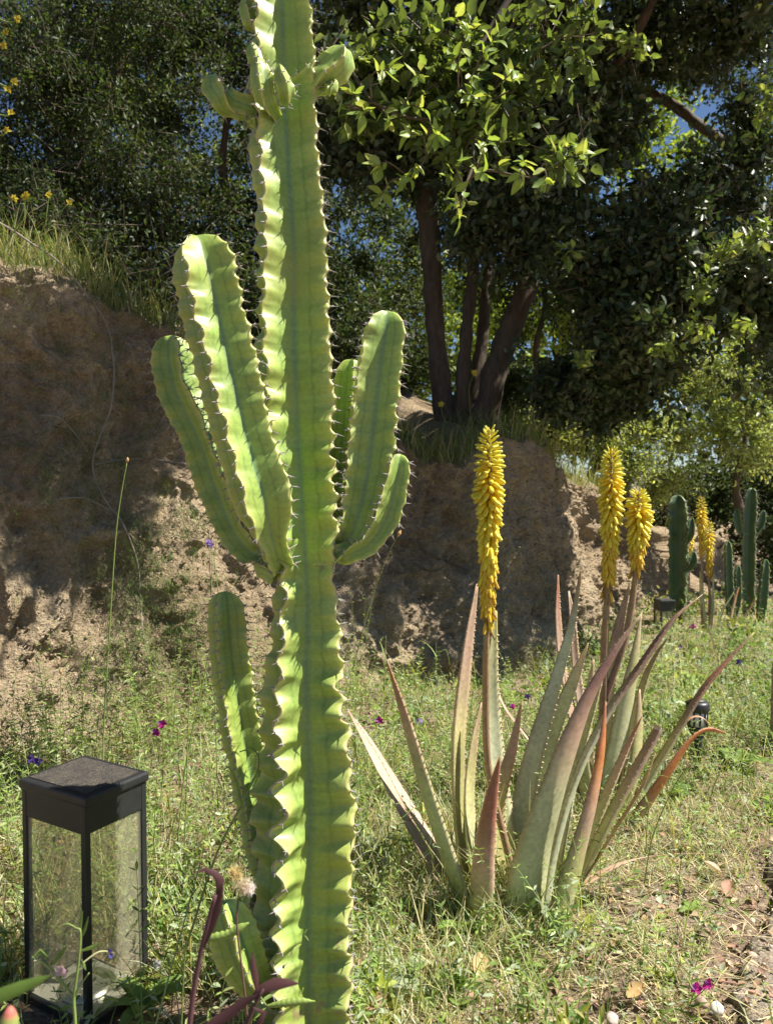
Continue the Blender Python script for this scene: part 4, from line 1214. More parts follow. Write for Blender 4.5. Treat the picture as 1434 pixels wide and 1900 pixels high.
hub = [(990, -70, 2.62), (930, 20, 2.6), (880, 110, 2.56), (850, 200, 2.52), (800, 220, 2.5), (745, 215, 2.45), (690, 190, 2.4), (650, 200, 2.38)]
bough = tube('bough', tr(*hub), [.012, .011, .009, .007, .006, .005, .004, .0025], M['twig'], oak, 7, 40)
hub2 = [(880, 110, 2.56), (885, 210, 2.55), (880, 300, 2.5), (930, 320, 2.5), (985, 330, 2.5)]
hub3 = [(800, 220, 2.5), (790, 290, 2.45), (760, 330, 2.42)]
hub4 = [(880, 300, 2.5), (862, 350, 2.45), (855, 385, 2.42)]
for hb in (hub2, hub3, hub4):
    tube('branchlet', tr(*hb), [.006] + [.004] * (len(hb) - 2) + [.0022], M['twig'], bough, 6, 24)
tips = [(690, 95), (650, 175), (638, 240), (672, 215), (735, 128), (715, 190), (800, 60), (838, 100), (872, 52), (826, 165), (905, 110), (760, 250), (722, 225), (815, 250), (868, 240), (848, 300),
        (745, 345), (700, 310), (762, 330), (702, 368), (868, 375), (850, 402), (900, 318), (932, 308), (962, 335), (1012, 342), (1062, 262), (1080, 285), (925, 60), (880, 180), (790, 120), (760, 75), (845, 30), (955, 130), (905, 250), (780, 200), (660, 130), (620, 200)]
hubpts = [P(*q) for hb in (hub, hub2, hub3, hub4) for q in hb]
r_ = np.random.default_rng(55)
binv = wm(bough).inverted()
nleaf = 0
for (tx, ty) in tips:
    D = 2.42 + r_.normal() * .10
    p = P(tx, ty, D)
    hp_ = min(hubpts, key=lambda q: (q - p).length)
    mid = (hp_ + p) / 2 + Vector((r_.normal() * .02, r_.normal() * .02, .02))
    if (hp_ - p).length > .02:
        tube('twig', [hp_, mid, p], [.003, .0024, .0014], M['twig'], bough, 5, 9)
    axd = (p - mid).normalized()
    for k in range(8):
        if nleaf >= 300: break
        f = r_.random() ** 1.6
        a = k * 2.4 + r_.random()
        q0 = p - axd * f * .085
        e_ = axd.orthogonal().normalized()
        ring = e_ * math.cos(a) + axd.cross(e_) * math.sin(a)
        d = (axd * (.75 - .5 * f) + ring * .9 + Vector((0, -.1, .05))).normalized()
        up_ = (Vector((.35, -.45, .75)) + Vector(r_.normal(size=3)) * .45)
        y_ = up_.cross(d).normalized(); z_ = d.cross(y_)
        Ls = .049 * (.65 + .6 * r_.random())
        o = bpy.data.objects.new('leaf', LM[nleaf % 6]); COL.objects.link(o)
        o.parent = bough; o.matrix_parent_inverse = binv
        m3 = Matrix((d, y_, z_)).transposed().to_4x4()
        o.matrix_basis = Matrix.Translation(q0) @ m3 @ Matrix.Diagonal((Ls, Ls * .85, Ls, 1))
        nleaf += 1
# smaller leaves further back on the same bough, shade painted in by darker colours
bb_ = [Bl(790, 110, 2.55, .22, .12, .18, 70), Bl(850, 230, 2.56, .14, .1, .16, 42), Bl(690, 190, 2.55, .14, .1, .12, 36), Bl(930, 170, 2.58, .14, .1, .2, 40), Bl(1030, 60, 2.6, .2, .12, .16, 34), Bl(1050, 290, 2.56, .08, .08, .05, 10), Bl(640, 120, 2.55, .08, .08, .1, 16)]
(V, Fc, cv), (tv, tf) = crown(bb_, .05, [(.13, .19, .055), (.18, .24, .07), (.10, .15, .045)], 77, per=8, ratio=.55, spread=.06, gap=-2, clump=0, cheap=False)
fo = link('foliage', np_mesh('foliage', V, Fc, M['young_leaf'], cv), bough, 'stuff')
link('twigs', np_mesh('twigs', tv, tf, M['twig']), fo, 'stuff')

# outer sprays of young leaves on the oak that catch the sun
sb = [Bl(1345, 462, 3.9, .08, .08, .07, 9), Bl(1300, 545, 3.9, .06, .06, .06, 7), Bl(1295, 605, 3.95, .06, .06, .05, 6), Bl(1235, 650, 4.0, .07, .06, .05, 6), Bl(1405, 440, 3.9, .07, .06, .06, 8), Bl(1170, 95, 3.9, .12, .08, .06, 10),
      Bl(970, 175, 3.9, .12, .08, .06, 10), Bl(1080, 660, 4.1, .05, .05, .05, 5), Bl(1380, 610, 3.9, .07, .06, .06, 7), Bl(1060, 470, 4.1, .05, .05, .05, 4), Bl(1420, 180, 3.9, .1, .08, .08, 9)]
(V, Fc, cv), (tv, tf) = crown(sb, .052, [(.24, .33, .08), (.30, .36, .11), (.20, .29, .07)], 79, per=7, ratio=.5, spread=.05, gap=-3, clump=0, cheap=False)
sf = link('sunlit_foliage', np_mesh('sunlit_foliage', V, Fc, M['young_leaf'], cv), oak, 'stuff')
link('twigs', np_mesh('twigs', tv, tf, M['twig']), sf, 'stuff')

# ---- trees and shrubs behind and around
def trunk_to(px, py, D, z0, r0=.05):
    p = P(px, py, D)
    q = Vector((p.x + .1, D, z0 - .1))
    return ('trunk', [q, q.lerp(p, .3) + Vector((.05, 0, 0)), q.lerp(p, .6) - Vector((.07, .03, 0)), q.lerp(p, .85) + Vector((.04, 0, 0)), p], [r0, r0 * .8, r0 * .62, r0 * .45, r0 * .25])
def shrub(name, px, py, D, label, cat, blobs, *a, **k):
    p = P(px, py, D); z0 = terr_z(p.x, D) if not front_of_bank(p.x, D) else 0.0
    return plant(name, (p.x, D, z0), label, cat, blobs, *a, trunks=[trunk_to(px, py, D, z0)], **k)
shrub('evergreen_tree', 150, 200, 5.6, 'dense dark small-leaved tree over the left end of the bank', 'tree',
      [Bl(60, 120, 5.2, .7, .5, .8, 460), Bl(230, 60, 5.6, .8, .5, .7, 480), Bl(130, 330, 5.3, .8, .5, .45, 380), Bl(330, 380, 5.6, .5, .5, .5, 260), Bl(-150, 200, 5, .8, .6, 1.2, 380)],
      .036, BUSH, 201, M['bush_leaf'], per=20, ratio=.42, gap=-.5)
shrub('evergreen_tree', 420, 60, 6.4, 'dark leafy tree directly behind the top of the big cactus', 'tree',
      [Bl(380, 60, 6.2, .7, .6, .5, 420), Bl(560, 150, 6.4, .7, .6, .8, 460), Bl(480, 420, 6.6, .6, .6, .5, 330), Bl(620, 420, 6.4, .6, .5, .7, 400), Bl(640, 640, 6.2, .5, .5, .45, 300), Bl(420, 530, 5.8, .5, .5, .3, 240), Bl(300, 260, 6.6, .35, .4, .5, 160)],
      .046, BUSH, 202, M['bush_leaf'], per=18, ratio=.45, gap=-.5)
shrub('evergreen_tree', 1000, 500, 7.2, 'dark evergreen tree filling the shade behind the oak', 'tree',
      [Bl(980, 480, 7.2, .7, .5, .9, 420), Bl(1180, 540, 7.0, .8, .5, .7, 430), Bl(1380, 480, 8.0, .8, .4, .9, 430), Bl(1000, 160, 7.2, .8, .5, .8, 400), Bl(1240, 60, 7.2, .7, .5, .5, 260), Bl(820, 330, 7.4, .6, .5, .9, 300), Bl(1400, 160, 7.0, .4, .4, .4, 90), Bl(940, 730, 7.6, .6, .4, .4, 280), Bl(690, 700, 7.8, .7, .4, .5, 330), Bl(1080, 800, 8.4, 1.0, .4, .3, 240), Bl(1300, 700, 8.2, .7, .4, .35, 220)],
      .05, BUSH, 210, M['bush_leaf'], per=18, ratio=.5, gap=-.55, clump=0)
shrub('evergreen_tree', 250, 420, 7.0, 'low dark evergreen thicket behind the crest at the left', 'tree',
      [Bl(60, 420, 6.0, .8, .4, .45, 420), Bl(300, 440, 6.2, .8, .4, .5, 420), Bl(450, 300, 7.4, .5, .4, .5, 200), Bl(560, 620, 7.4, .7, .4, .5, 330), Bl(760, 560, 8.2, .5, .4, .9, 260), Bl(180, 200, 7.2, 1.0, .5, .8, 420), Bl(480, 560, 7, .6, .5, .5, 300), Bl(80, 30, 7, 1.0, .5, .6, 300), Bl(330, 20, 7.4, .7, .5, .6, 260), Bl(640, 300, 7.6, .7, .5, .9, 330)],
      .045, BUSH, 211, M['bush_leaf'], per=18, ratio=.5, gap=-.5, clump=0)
shrub('shrub', 120, 430, 3.9, 'dark scrubby bush hanging over the left crest of the bank', 'shrub',
      [Bl(40, 420, 3.8, .45, .22, .20, 210), Bl(210, 470, 3.9, .30, .2, .17, 140), Bl(300, 540, 4.0, .2, .2, .14, 80)], .03, BUSH, 212, M['bush_leaf'], per=16, ratio=.4, gap=-.8, clump=6, spread=.08)
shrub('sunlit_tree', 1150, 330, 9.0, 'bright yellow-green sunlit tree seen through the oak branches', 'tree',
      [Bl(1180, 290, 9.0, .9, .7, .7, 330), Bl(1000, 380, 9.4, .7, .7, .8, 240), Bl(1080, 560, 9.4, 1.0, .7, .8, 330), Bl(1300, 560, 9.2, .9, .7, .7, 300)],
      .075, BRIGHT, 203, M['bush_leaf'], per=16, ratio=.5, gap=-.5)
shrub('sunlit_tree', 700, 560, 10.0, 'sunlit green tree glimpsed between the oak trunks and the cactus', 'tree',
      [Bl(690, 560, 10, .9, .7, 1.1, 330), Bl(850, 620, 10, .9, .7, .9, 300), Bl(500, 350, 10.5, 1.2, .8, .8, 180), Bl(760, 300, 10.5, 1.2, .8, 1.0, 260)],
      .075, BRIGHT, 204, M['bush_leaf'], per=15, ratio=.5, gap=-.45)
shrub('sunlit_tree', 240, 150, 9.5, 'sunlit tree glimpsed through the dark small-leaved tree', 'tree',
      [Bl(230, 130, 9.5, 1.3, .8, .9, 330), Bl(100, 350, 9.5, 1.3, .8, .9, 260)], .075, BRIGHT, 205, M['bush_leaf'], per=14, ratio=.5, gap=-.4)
shrub('shrub', 1370, 760, 6.8, 'tall grey-green sunlit shrub at the right end of the bank', 'shrub',
      [Bl(1390, 700, 6.6, .55, .4, .45, 210), Bl(1270, 800, 6.7, .5, .35, .33, 190), Bl(1440, 820, 6.4, .5, .35, .4, 150), Bl(1180, 800, 6.4, .35, .35, .2, 110)],
      .045, GREYG, 206, M['bush_leaf'], per=18, ratio=.38, gap=-.7)
shrub('shrub', 1100, 850, 6.3, 'small spreading grey-green shrub on the crest of the bank', 'shrub',
      [Bl(1060, 800, 6.2, .35, .3, .2, 220), Bl(1150, 860, 6.4, .35, .3, .18, 220), Bl(1230, 900, 6.9, .3, .3, .15, 130)],
      .038, GREYG, 207, M['bush_leaf'], per=18, ratio=.35, gap=-.7)
shrub('shrub', 1360, 940, 7.6, 'dark leafy shrub in shade behind the far cacti', 'shrub',
      [Bl(1300, 930, 7.6, .5, .4, .3, 320), Bl(1420, 900, 7.6, .6, .4, .4, 360), Bl(1440, 1010, 7.2, .4, .4, .35, 260), Bl(1500, 850, 8.4, .6, .5, .6, 260)],
      .048, BUSH, 208, M['bush_leaf'], per=18, ratio=.45, gap=-.8)
# far wooded slope that closes the view low down: one mass
(V, Fc, cv), _ = crown([((-6, 15, 3.2), (5, 1.5, 2.4), 420), ((2, 16, 3.2), (5, 1.5, 2.0), 420), ((9, 15, 3.0), (5, 1.5, 2.6), 420), ((16, 14, 3.0), (5, 2, 2.8), 220)], .23, BUSH + BRIGHT, 209, per=16, spread=.3, gap=-1)
tag(link('distant_wood', np_mesh('distant_wood', V, Fc, M['bush_leaf'], cv), None, 'stuff'), 'far-off green wood behind the garden trees', 'wood')

# ================================================================== GROUND VEGETATION
def ribbons(base, az, l0, l1, Ln, W, nseg, col0, col1, tw=None):
    """curved tapering blades; l0,l1 lean from vertical at base and tip"""
    n = len(base)
    P_ = base.copy(); pts = [P_]
    for k in range(nseg):
        f = (k + .5) / nseg
        a = l0 + (l1 - l0) * f
        st = (Ln / nseg)[:, None]
        P_ = P_ + np.stack([np.cos(az) * np.sin(a), np.sin(az) * np.sin(a), np.cos(a)], -1) * st
        pts.append(P_)
    wa = az + math.pi / 2 + (tw if tw is not None else 0)
    sd = np.stack([np.cos(wa), np.sin(wa), np.zeros(n)], -1)
    V, Cc = [], []
    for k in range(nseg):
        f = k / nseg
        hw = (W * (1 - .75 * f ** 1.5) * (.7 if k == 0 else 1))[:, None] * .5
        V += [pts[k] - sd * hw, pts[k] + sd * hw]
        c = col0 * (1 - f) + col1 * f
        Cc += [c, c]
    V.append(pts[-1]); Cc.append(col1)
    m = 2 * nseg + 1
    V = np.stack(V, 1).reshape(-1, 3); Cc = np.stack(Cc, 1).reshape(-1, 3)
    fq = [[2 * k, 2 * k + 1, 2 * k + 3, 2 * k + 2] for k in range(nseg - 1)]
    b = np.arange(n)[:, None, None] * m
    Fl = []
    if fq: Fl.append((b + np.array(fq)[None]).reshape(-1, 4))
    Fl.append((b + np.array([[2 * nseg - 2, 2 * nseg - 1, 2 * nseg]])[None]).reshape(-1, 3))
    return V, Fl, Cc

class Acc:
    def __init__(s): s.V, s.F3, s.F4, s.C, s.n = [], [], [], [], 0
    def add(s, V, Fl, C):
        for f in (Fl if isinstance(Fl, list) else [Fl]):
            if len(f): (s.F3 if f.shape[1] == 3 else s.F4).append(f + s.n)
        s.V.append(V); s.C.append(C); s.n += len(V)
    def mesh(s, name, mat):
        Fl = ([np.vstack(s.F4)] if s.F4 else []) + ([np.vstack(s.F3)] if s.F3 else [])
        return np_mesh(name, np.vstack(s.V), Fl, mat, np.vstack(s.C))

def scatter(n, y0, y1, r_, xm=.58, marg=.35, pw=1.0):
    u = r_.random(n)
    y = y0 * (y1 / y0) ** u if pw == 1.0 else y0 + (y1 - y0) * u ** pw
    x = (r_.random(n) * 2 - 1) * (xm * y + marg)
    return x, y

GR = [(.20, .29, .07), (.27, .35, .09), (.16, .25, .06), (.33, .38, .15)]
SAGE = [(.34, .40, .26), (.29, .36, .22), (.42, .47, .33)]
STRAW = [(.60, .52, .30), (.54, .49, .28), (.50, .46, .22), (.68, .61, .40)]
rg = np.random.default_rng(900)
def keep_out(x, y, path_tol=.02):
    k = front_of_bank(x, y, -.10) & (path_side(x, y) < path_tol + .05 * rg.normal(size=len(x)))
    k &= ~((np.abs(x + .591) < .11) & (np.abs(y - 1.54) < .11))            # lantern foot
    k &= ~((x < -.28) & (x > -.95) & (y < 1.5) & (rg.random(len(x)) < .9))   # thin strip before the lantern
    k &= ~((np.abs(x + .14) < .13) & (y < 1.36) & (rg.random(len(x)) < .95)) # and before the cactus
    return k

def bare_foot(x, y): return np.clip((-.22 - x) / .2, 0, 1) * np.clip((y - 1.7) / .3, 0, 1)
def near_open(x, y): return np.clip((x + .12) / .12, 0, 1) * np.clip((2.45 - y) / .4, 0, 1)
g = Acc()
# fine grass, dense; patchy by noise
x, y = scatter(58000, 1.0, 6.0, rg)
pn = fbm(np.stack([x, y, x * 0], -1), 1.6, 3, 13)
k = keep_out(x, y) & (pn + .5 * rg.random(len(x)) > -.12) & (rg.random(len(x)) > .62 * bare_foot(x, y))
x, y, pn = x[k], y[k], pn[k]
n = len(x)
right = np.clip((x - .25 * y + .1) / .5, 0, 1) * np.clip((2.7 - y) / .6, 0, 1)     # dry trodden ground towards the path
Ln = (.04 + .10 * rg.random(n) ** 1.8) * (1.25 - .3 * right) * (1 + .35 * np.clip(pn, -.5, 1))
straw = rg.random(n) < .28 + .10 * right + .14 * near_open(x, y)
c0 = np.where(straw[:, None], pick(STRAW, n, rg), np.where((rg.random(n) < .45)[:, None], pick(SAGE, n, rg), pick(GR, n, rg)))
b = np.stack([x, y, ground_z(x, y) - .004], -1)
g.add(*ribbons(b, rg.random(n) * 6.28, rg.random(n) * .6, .5 + rg.random(n) * 1.3, Ln, .0016 + .0022 * rg.random(n), 3, c0 * .85, c0 * 1.1, rg.normal(size=n) * .6))
# low pale mat between the aloe and the path
x = -.1 + 1.15 * rg.random(11000); y = 1.3 + 1.15 * rg.random(11000)
k = keep_out(x, y, -.04) & (fbm(np.stack([x, y, x * 0 + 9], -1), 5, 2, 33) + rg.random(len(x)) > .15); x, y = x[k], y[k]; n = len(x)
c0 = np.where((rg.random(n) < .42)[:, None], pick(STRAW, n, rg), np.where((rg.random(n) < .5)[:, None], pick(SAGE, n, rg), pick(GR + [(.40, .42, .10)], n, rg)))
g.add(*ribbons(np.stack([x, y, ground_z(x, y) - .003], -1), rg.random(n) * 6.28, .3 + rg.random(n) * .7, 1.0 + rg.random(n) * .9, .03 + .07 * rg.random(n) ** 1.5, .0014 + .0018 * rg.random(n), 3, c0 * .9, c0 * 1.1, rg.normal(size=n) * .6))
# taller blades
x, y = scatter(3400, 1.15, 5.5, rg)
k = keep_out(x, y); x, y = x[k], y[k]
right = np.clip((x - .25 * y + .1) / .5, 0, 1) * np.clip((2.7 - y) / .6, 0, 1)
k = rg.random(len(x)) > np.maximum(right * .9, .5 * near_open(x, y)); x, y = x[k], y[k]
n = len(x)
c0 = np.where((rg.random(n) < .25)[:, None], pick(STRAW, n, rg), pick(GR, n, rg))
b = np.stack([x, y, ground_z(x, y) - .004], -1)
g.add(*ribbons(b, rg.random(n) * 6.28, rg.random(n) * .25, .15 + rg.random(n) * 1.0, .12 + .20 * rg.random(n) ** 1.6, .002 + .002 * rg.random(n), 5, c0 * .85, c0 * 1.1, rg.normal(size=n) * .5))
# straw lying flat
x, y = scatter(8000, 1.05, 4.5, rg)
k = keep_out(x, y, .07); x, y = x[k], y[k]; n = len(x)
c0 = pick(STRAW, n, rg)
b = np.stack([x, y, np.where(path_side(x, y) > 0, .03, ground_z(x, y)) + .004 + .02 * rg.random(n) ** 2], -1)
g.add(*ribbons(b, rg.random(n) * 6.28, 1.25 + .35 * rg.random(n), 1.5 + .25 * rg.random(n), .03 + .08 * rg.random(n), .0012 + .0018 * rg.random(n), 2, c0, c0 * 1.1))
tag(link('grass', g.mesh('grass', M['grass']), None, 'stuff'), 'short mixed green and straw-coloured grass over the garden floor', 'grass')

# broad-leaved ground cover
gc = Acc()
x, y = scatter(22000, 1.05, 6.5, rg)
pn = fbm(np.stack([x, y, x * 0 + 4], -1), 2.2, 3, 23)
lush = np.clip((y - 2.5) / .8, 0, 1) * np.clip((x - .22 * y) / .3, 0, 1)
k = keep_out(x, y, -.02) & (pn + .9 * lush + .6 * rg.random(len(x)) > .12) & (rg.random(len(x)) > np.maximum(.65 * near_open(x, y), .6 * bare_foot(x, y)))
x, y, lush = x[k], y[k], lush[k]; n = len(x)
hgt = (.006 + .05 * rg.random(n) ** 2) * (1 + 1.6 * lush * rg.random(n))
pos = np.stack([x, y, ground_z(x, y) + hgt], -1)
az = rg.random(n) * 6.28
d = np.stack([np.cos(az), np.sin(az), .35 * rg.normal(size=n) + .2], -1)
up_ = np.stack([.4 * rg.normal(size=n) + .1, .4 * rg.normal(size=n) - .15, np.ones(n)], -1)
Ls = .010 + .016 * rg.random(n) ** 1.5 + .010 * lush
c0 = np.where((rg.random(n) < .32)[:, None], pick(SAGE, n, rg), pick([(.16, .25, .06), (.22, .31, .07), (.13, .21, .055), (.28, .34, .09)], n, rg))
gc.add(*leaf_arrays(pos, d, up_, Ls, Ls * (.35 + .35 * rg.random(n)), c0))
# leafy hummocks: many leaflets on a low dome, so that the weeds stand in clumps with dark gaps
nh = 1700
x, y = scatter(nh, 1.15, 6.4, rg)
lush = np.clip((y - 2.4) / .8, 0, 1) * np.clip((x - .20 * y) / .3, 0, 1)
footb = np.clip(1 - (np.interp(x, bx_, by_) - y) / .9, 0, 1)
right = np.clip((x - .25 * y + .1) / .5, 0, 1) * np.clip((2.7 - y) / .6, 0, 1)
k = keep_out(x, y, -.06) & (rg.random(nh) > right * .8) & (rg.random(nh) > np.maximum(.7 * near_open(x, y), .55 * bare_foot(x, y))) & (rg.random(nh) < .35 + .65 * np.maximum(lush, footb))
x, y, lush, footb = x[k], y[k], lush[k], footb[k]; nh = len(x)
rad = (.025 + .05 * rg.random(nh)) * (1 + .9 * lush + .5 * footb)
kp = 34
u_ = unit(rg.normal(size=(nh, kp, 3))); u_[..., 2] = np.abs(u_[..., 2])
hs = 1.1 + .7 * rg.random(nh)
cen = np.stack([x, y, ground_z(x, y)], -1)
pos = cen[:, None] + u_ * (rad[:, None] * rg.random((nh, kp)) ** .4)[..., None] * np.stack([np.ones(nh), np.ones(nh), hs], -1)[:, None]
d = unit(u_ * .8 + rg.normal(size=(nh, kp, 3)) * .6 + np.array([0, 0, .2]))
up_ = unit(np.array([.2, -.2, .9]) + rg.normal(size=(nh, kp, 3)) * .5)
shape = np.repeat(rg.random(nh), kp)
Ls = np.repeat(.012 + .022 * rg.random(nh) + .008 * lush, kp) * (.7 + .6 * rg.random(nh * kp))
kind = rg.random(nh)
hc = np.where((kind < .3)[:, None], pick(SAGE, nh, rg), np.where((kind < .45)[:, None], pick([(.32, .36, .07), (.36, .36, .10)], nh, rg), pick([(.16, .26, .06), (.20, .30, .07), (.13, .21, .055)], nh, rg)))
cc = np.repeat(hc, kp, 0) * (1 + .2 * rg.normal(size=(nh * kp, 1))).clip(.5, 1.6)
gc.add(*leaf_arrays(pos.reshape(-1, 3), d.reshape(-1, 3), up_.reshape(-1, 3), Ls, Ls * (.18 + .4 * shape), cc))
# vetch-like stems with paired leaflets
nst = 3300
x, y = scatter(nst, 1.15, 6.0, rg)
k = keep_out(x, y, -.05)
right = np.clip((x - .25 * y + .1) / .5, 0, 1) * np.clip((2.7 - y) / .6, 0, 1)
k &= rg.random(len(x)) > np.maximum(right * .85, .72 * near_open(x, y))
x, y = x[k], y[k]; n = len(x)
az = rg.random(n) * 6.28; l0 = rg.random(n) * .5; l1 = l0 + .2 + rg.random(n) * .9
Ln = (.10 + .20 * rg.random(n) ** 1.3) * np.where(x < -.1, 1.55, 1.05)
c0 = pick(GR, n, rg)
b = np.stack([x, y, ground_z(x, y) - .004], -1)
gc.add(*ribbons(b, az, l0, l1, Ln, np.full(n, .0022), 5, c0, c0))
for q in range(9):
    f = .2 + .8 * q / 9
    a = l0 + (l1 - l0) * f * .5
    p = b + np.stack([np.cos(az) * np.sin(a), np.sin(az) * np.sin(a), np.cos(a)], -1) * (Ln * f)[:, None]
    for sgn in (-1, 1):
        dd = np.stack([np.cos(az + sgn * 1.2 + .4 * rg.normal(size=n)), np.sin(az + sgn * 1.2 + .4 * rg.normal(size=n)), .45 + .3 * rg.normal(size=n)], -1)
        Ls = (.014 + .016 * rg.random(n)) * (1.15 - .5 * f)
        gc.add(*leaf_arrays(p, dd, np.tile([0.1, -.2, 1.0], (n, 1)) + .3 * rg.normal(size=(n, 3)), Ls, Ls * (.16 + .2 * rg.random(n)), pick(GR + SAGE[:1], n, rg)))
nt_ = 300
x = -1.45 + 1.35 * rg.random(nt_); y = np.interp(x, bx_, by_) - .02 - .55 * rg.random(nt_) ** 1.5
az = rg.random(nt_) * 6.28; l0 = rg.random(nt_) * .25; l1 = l0 + .1 + rg.random(nt_) * .6
Ln = .22 + .36 * rg.random(nt_) ** 1.5
c0 = pick(GR, nt_, rg) * .9
b = np.stack([x, y, ground_z(x, y) - .004], -1)
gc.add(*ribbons(b, az, l0, l1, Ln, np.full(nt_, .0022), 5, c0, c0))
for q in range(12):
    f = .12 + .86 * q / 12
    a = l0 + (l1 - l0) * f * .5
    p = b + np.stack([np.cos(az) * np.sin(a), np.sin(az) * np.sin(a), np.cos(a)], -1) * (Ln * f)[:, None]
    dd = np.stack([np.cos(az + q * 2.4), np.sin(az + q * 2.4), .5 + .3 * rg.normal(size=nt_)], -1)
    Ls = (.016 + .022 * rg.random(nt_)) * (1.15 - .5 * f)
    gc.add(*leaf_arrays(p, dd, np.tile([0.1, -.2, 1.0], (nt_, 1)) + .3 * rg.normal(size=(nt_, 3)), Ls, Ls * (.14 + .14 * rg.random(nt_)), pick(GR, nt_, rg)))
tag(link('ground_cover', gc.mesh('ground_cover', M['grass']), None, 'stuff'), 'low leafy weeds and trailing vetch between the grass', 'weeds')

# dry leaf litter and gravel
li = Acc()
x, y = scatter(9000, 1.05, 5, rg)
k = keep_out(x, y, .22); x, y = x[k], y[k]; n = len(x)
az = rg.random(n) * 6.28
Ls = .008 + .022 * rg.random(n) ** 2.2
li.add(*leaf_arrays(np.stack([x, y, np.where(path_side(x, y) > 0, .031, ground_z(x, y)) + .004 + .006 * rg.random(n)], -1), np.stack([np.cos(az), np.sin(az), .2 * rg.normal(size=n)], -1), np.stack([.35 * rg.normal(size=n), .35 * rg.normal(size=n), np.ones(n)], -1), Ls, Ls * (.35 + .3 * rg.random(n)),
                    pick([(.36, .24, .15), (.46, .34, .22), (.28, .18, .11), (.52, .42, .28), (.33, .20, .15)], n, rg), .25, .2))
tag(link('leaf_litter', li.mesh('leaf_litter', M['litter']), None, 'stuff'), 'dry brown leaf litter scattered on the soil', 'leaf litter')

ico = bmesh.new(); bmesh.ops.create_icosphere(ico, subdivisions=1, radius=1)
IV = np.array([v_.co[:] for v_ in ico.verts]); IF = np.array([[v_.index for v_ in f_.verts] for f_ in ico.faces]); ico.free()
def stones(n, x, y, z, s, r_):
    M3 = r_.normal(size=(n, 3, 3)) * .22 + np.eye(3)
    V = np.einsum('vi,nij->nvj', IV, M3) * (1 + .12 * r_.normal(size=(n, len(IV), 1))) * s[:, None, None] * np.array([1, 1, .65])
    V = V + np.stack([x, y, z], -1)[:, None]
    Fc = (np.arange(n)[:, None, None] * len(IV) + IF[None]).reshape(-1, 3)
    return V.reshape(-1, 3), Fc
x, y = scatter(8000, 1.05, 4, rg)
k = front_of_bank(x, y) & ((path_side(x, y) > -.35) | (rg.random(len(x)) < .25)); x, y = x[k], y[k]; n = len(x)
s_ = .0016 + .004 * rg.random(n) ** 3
V, Fc = stones(n, x, y, np.where(path_side(x, y) > 0, .028, ground_z(x, y)) + s_ * .3, s_, rg)
tag(link('gravel', np_mesh('gravel', V, Fc, M['pebble']), None, 'stuff'), 'fine gravel on the soil and path', 'gravel')
# clods and crumbs sitting on the bank face and at its foot
nB = 24000
idx = rg.integers(0, len(_bv), nB)
q = _bv[idx] + rg.normal(size=(nB, 3)) * .012
IV = np.array([(1, 0, 0), (-1, 0, 0), (0, 1, 0), (0, -1, 0), (0, 0, 1), (0, 0, -1)], float)
IF = np.array([(0, 2, 4), (2, 1, 4), (1, 3, 4), (3, 0, 4), (2, 0, 5), (1, 2, 5), (3, 1, 5), (0, 3, 5)])
k = (q[:, 1] < 6) & (q[:, 0] > -2.2); q = q[k]; s_ = .0025 + .010 * rg.random(len(q)) ** 4
V, Fc = stones(len(q), q[:, 0], q[:, 1], q[:, 2], s_, rg)
tag(link('bank_rubble', np_mesh('bank_rubble', V, Fc, M['soil'], None, False), None, 'stuff'), 'small crumbs of earth and stones on the bank', 'rubble')

# single stones and dead leaves that can be picked out
def stone(px, py, s, label, colr):
    p = G(px, py, .02)
    r2 = np.random.default_rng(int(px * 7 + py))
    bm = bmesh.new(); bmesh.ops.create_icosphere(bm, subdivisions=2, radius=1)
    Vv = np.array([v_.co[:] for v_ in bm.verts]); Ff = np.array([[v_.index for v_ in f_.verts] for f_ in bm.faces]); bm.free()
    Vv = Vv * (1 + .25 * fbm(Vv, 1.5, 3, int(px))[:, None]) * np.array([1.2, .9, .7]) * s
    o = link('stone', np_mesh('stone', Vv, Ff, simple('stone_%d' % px, colr, .9, noise=.3, scale=50, bump=.002)))
    o.location = (p.x, p.y, .02 + s * .25); o.rotation_euler = (0, 0, r2.random() * 6)
    tag(o, label, 'stone', 'loose stones')
stone(1330, 1875, .014, 'pale round stone on the path edge beside the magenta pea flowers', (.62, .56, .48))
stone(1300, 1862, .012, 'brown stone tucked beside the pale stone at the path edge', (.36, .25, .19))
stone(1135, 1893, .013, 'grey-pink pebble in the dry grass in front of the aloe', (.48, .40, .35))
stone(815, 1790, .012, 'dark reddish pebble under the grass near the cactus foot', (.22, .14, .12))
stone(868, 1850, .013, 'reddish brown stone beside the curled dead leaf', (.38, .23, .17))
stone(1395, 1775, .010, 'small pinkish stone embedded in the sandy path', (.50, .36, .30))

def curled_leaf(px, py, s, label, colr, rz, tilt, z=.02):
    xs = np.linspace(0, 1, 7); V = []; cl = []
    for x_ in xs:
        w_ = .32 * math.sin(math.pi * min(.98, x_ * .92 + .05)) ** .8
        for q_ in (-1, -.5, 0, .5, 1):
            V.append((x_ - .5, q_ * w_, .35 * w_ * q_ * q_ * 2 + .2 * (x_ - .5) ** 2)); cl.append(np.array(colr) * (1 + .15 * math.sin(9 * x_ + q_ * 4)))
    Fq = [(i * 5 + j, i * 5 + j + 5, i * 5 + j + 6, i * 5 + j + 1) for i in range(6) for j in range(4)]
    o = link('dead_leaf', np_mesh('dead_leaf', V, np.array(Fq), M['litter'], np.array(cl), True))
    p = G(px, py, z); o.location = p; o.scale = (s, s, s); o.rotation_euler = (tilt, R(-20), rz)
    tag(o, label, 'leaf', 'fallen dry leaves')
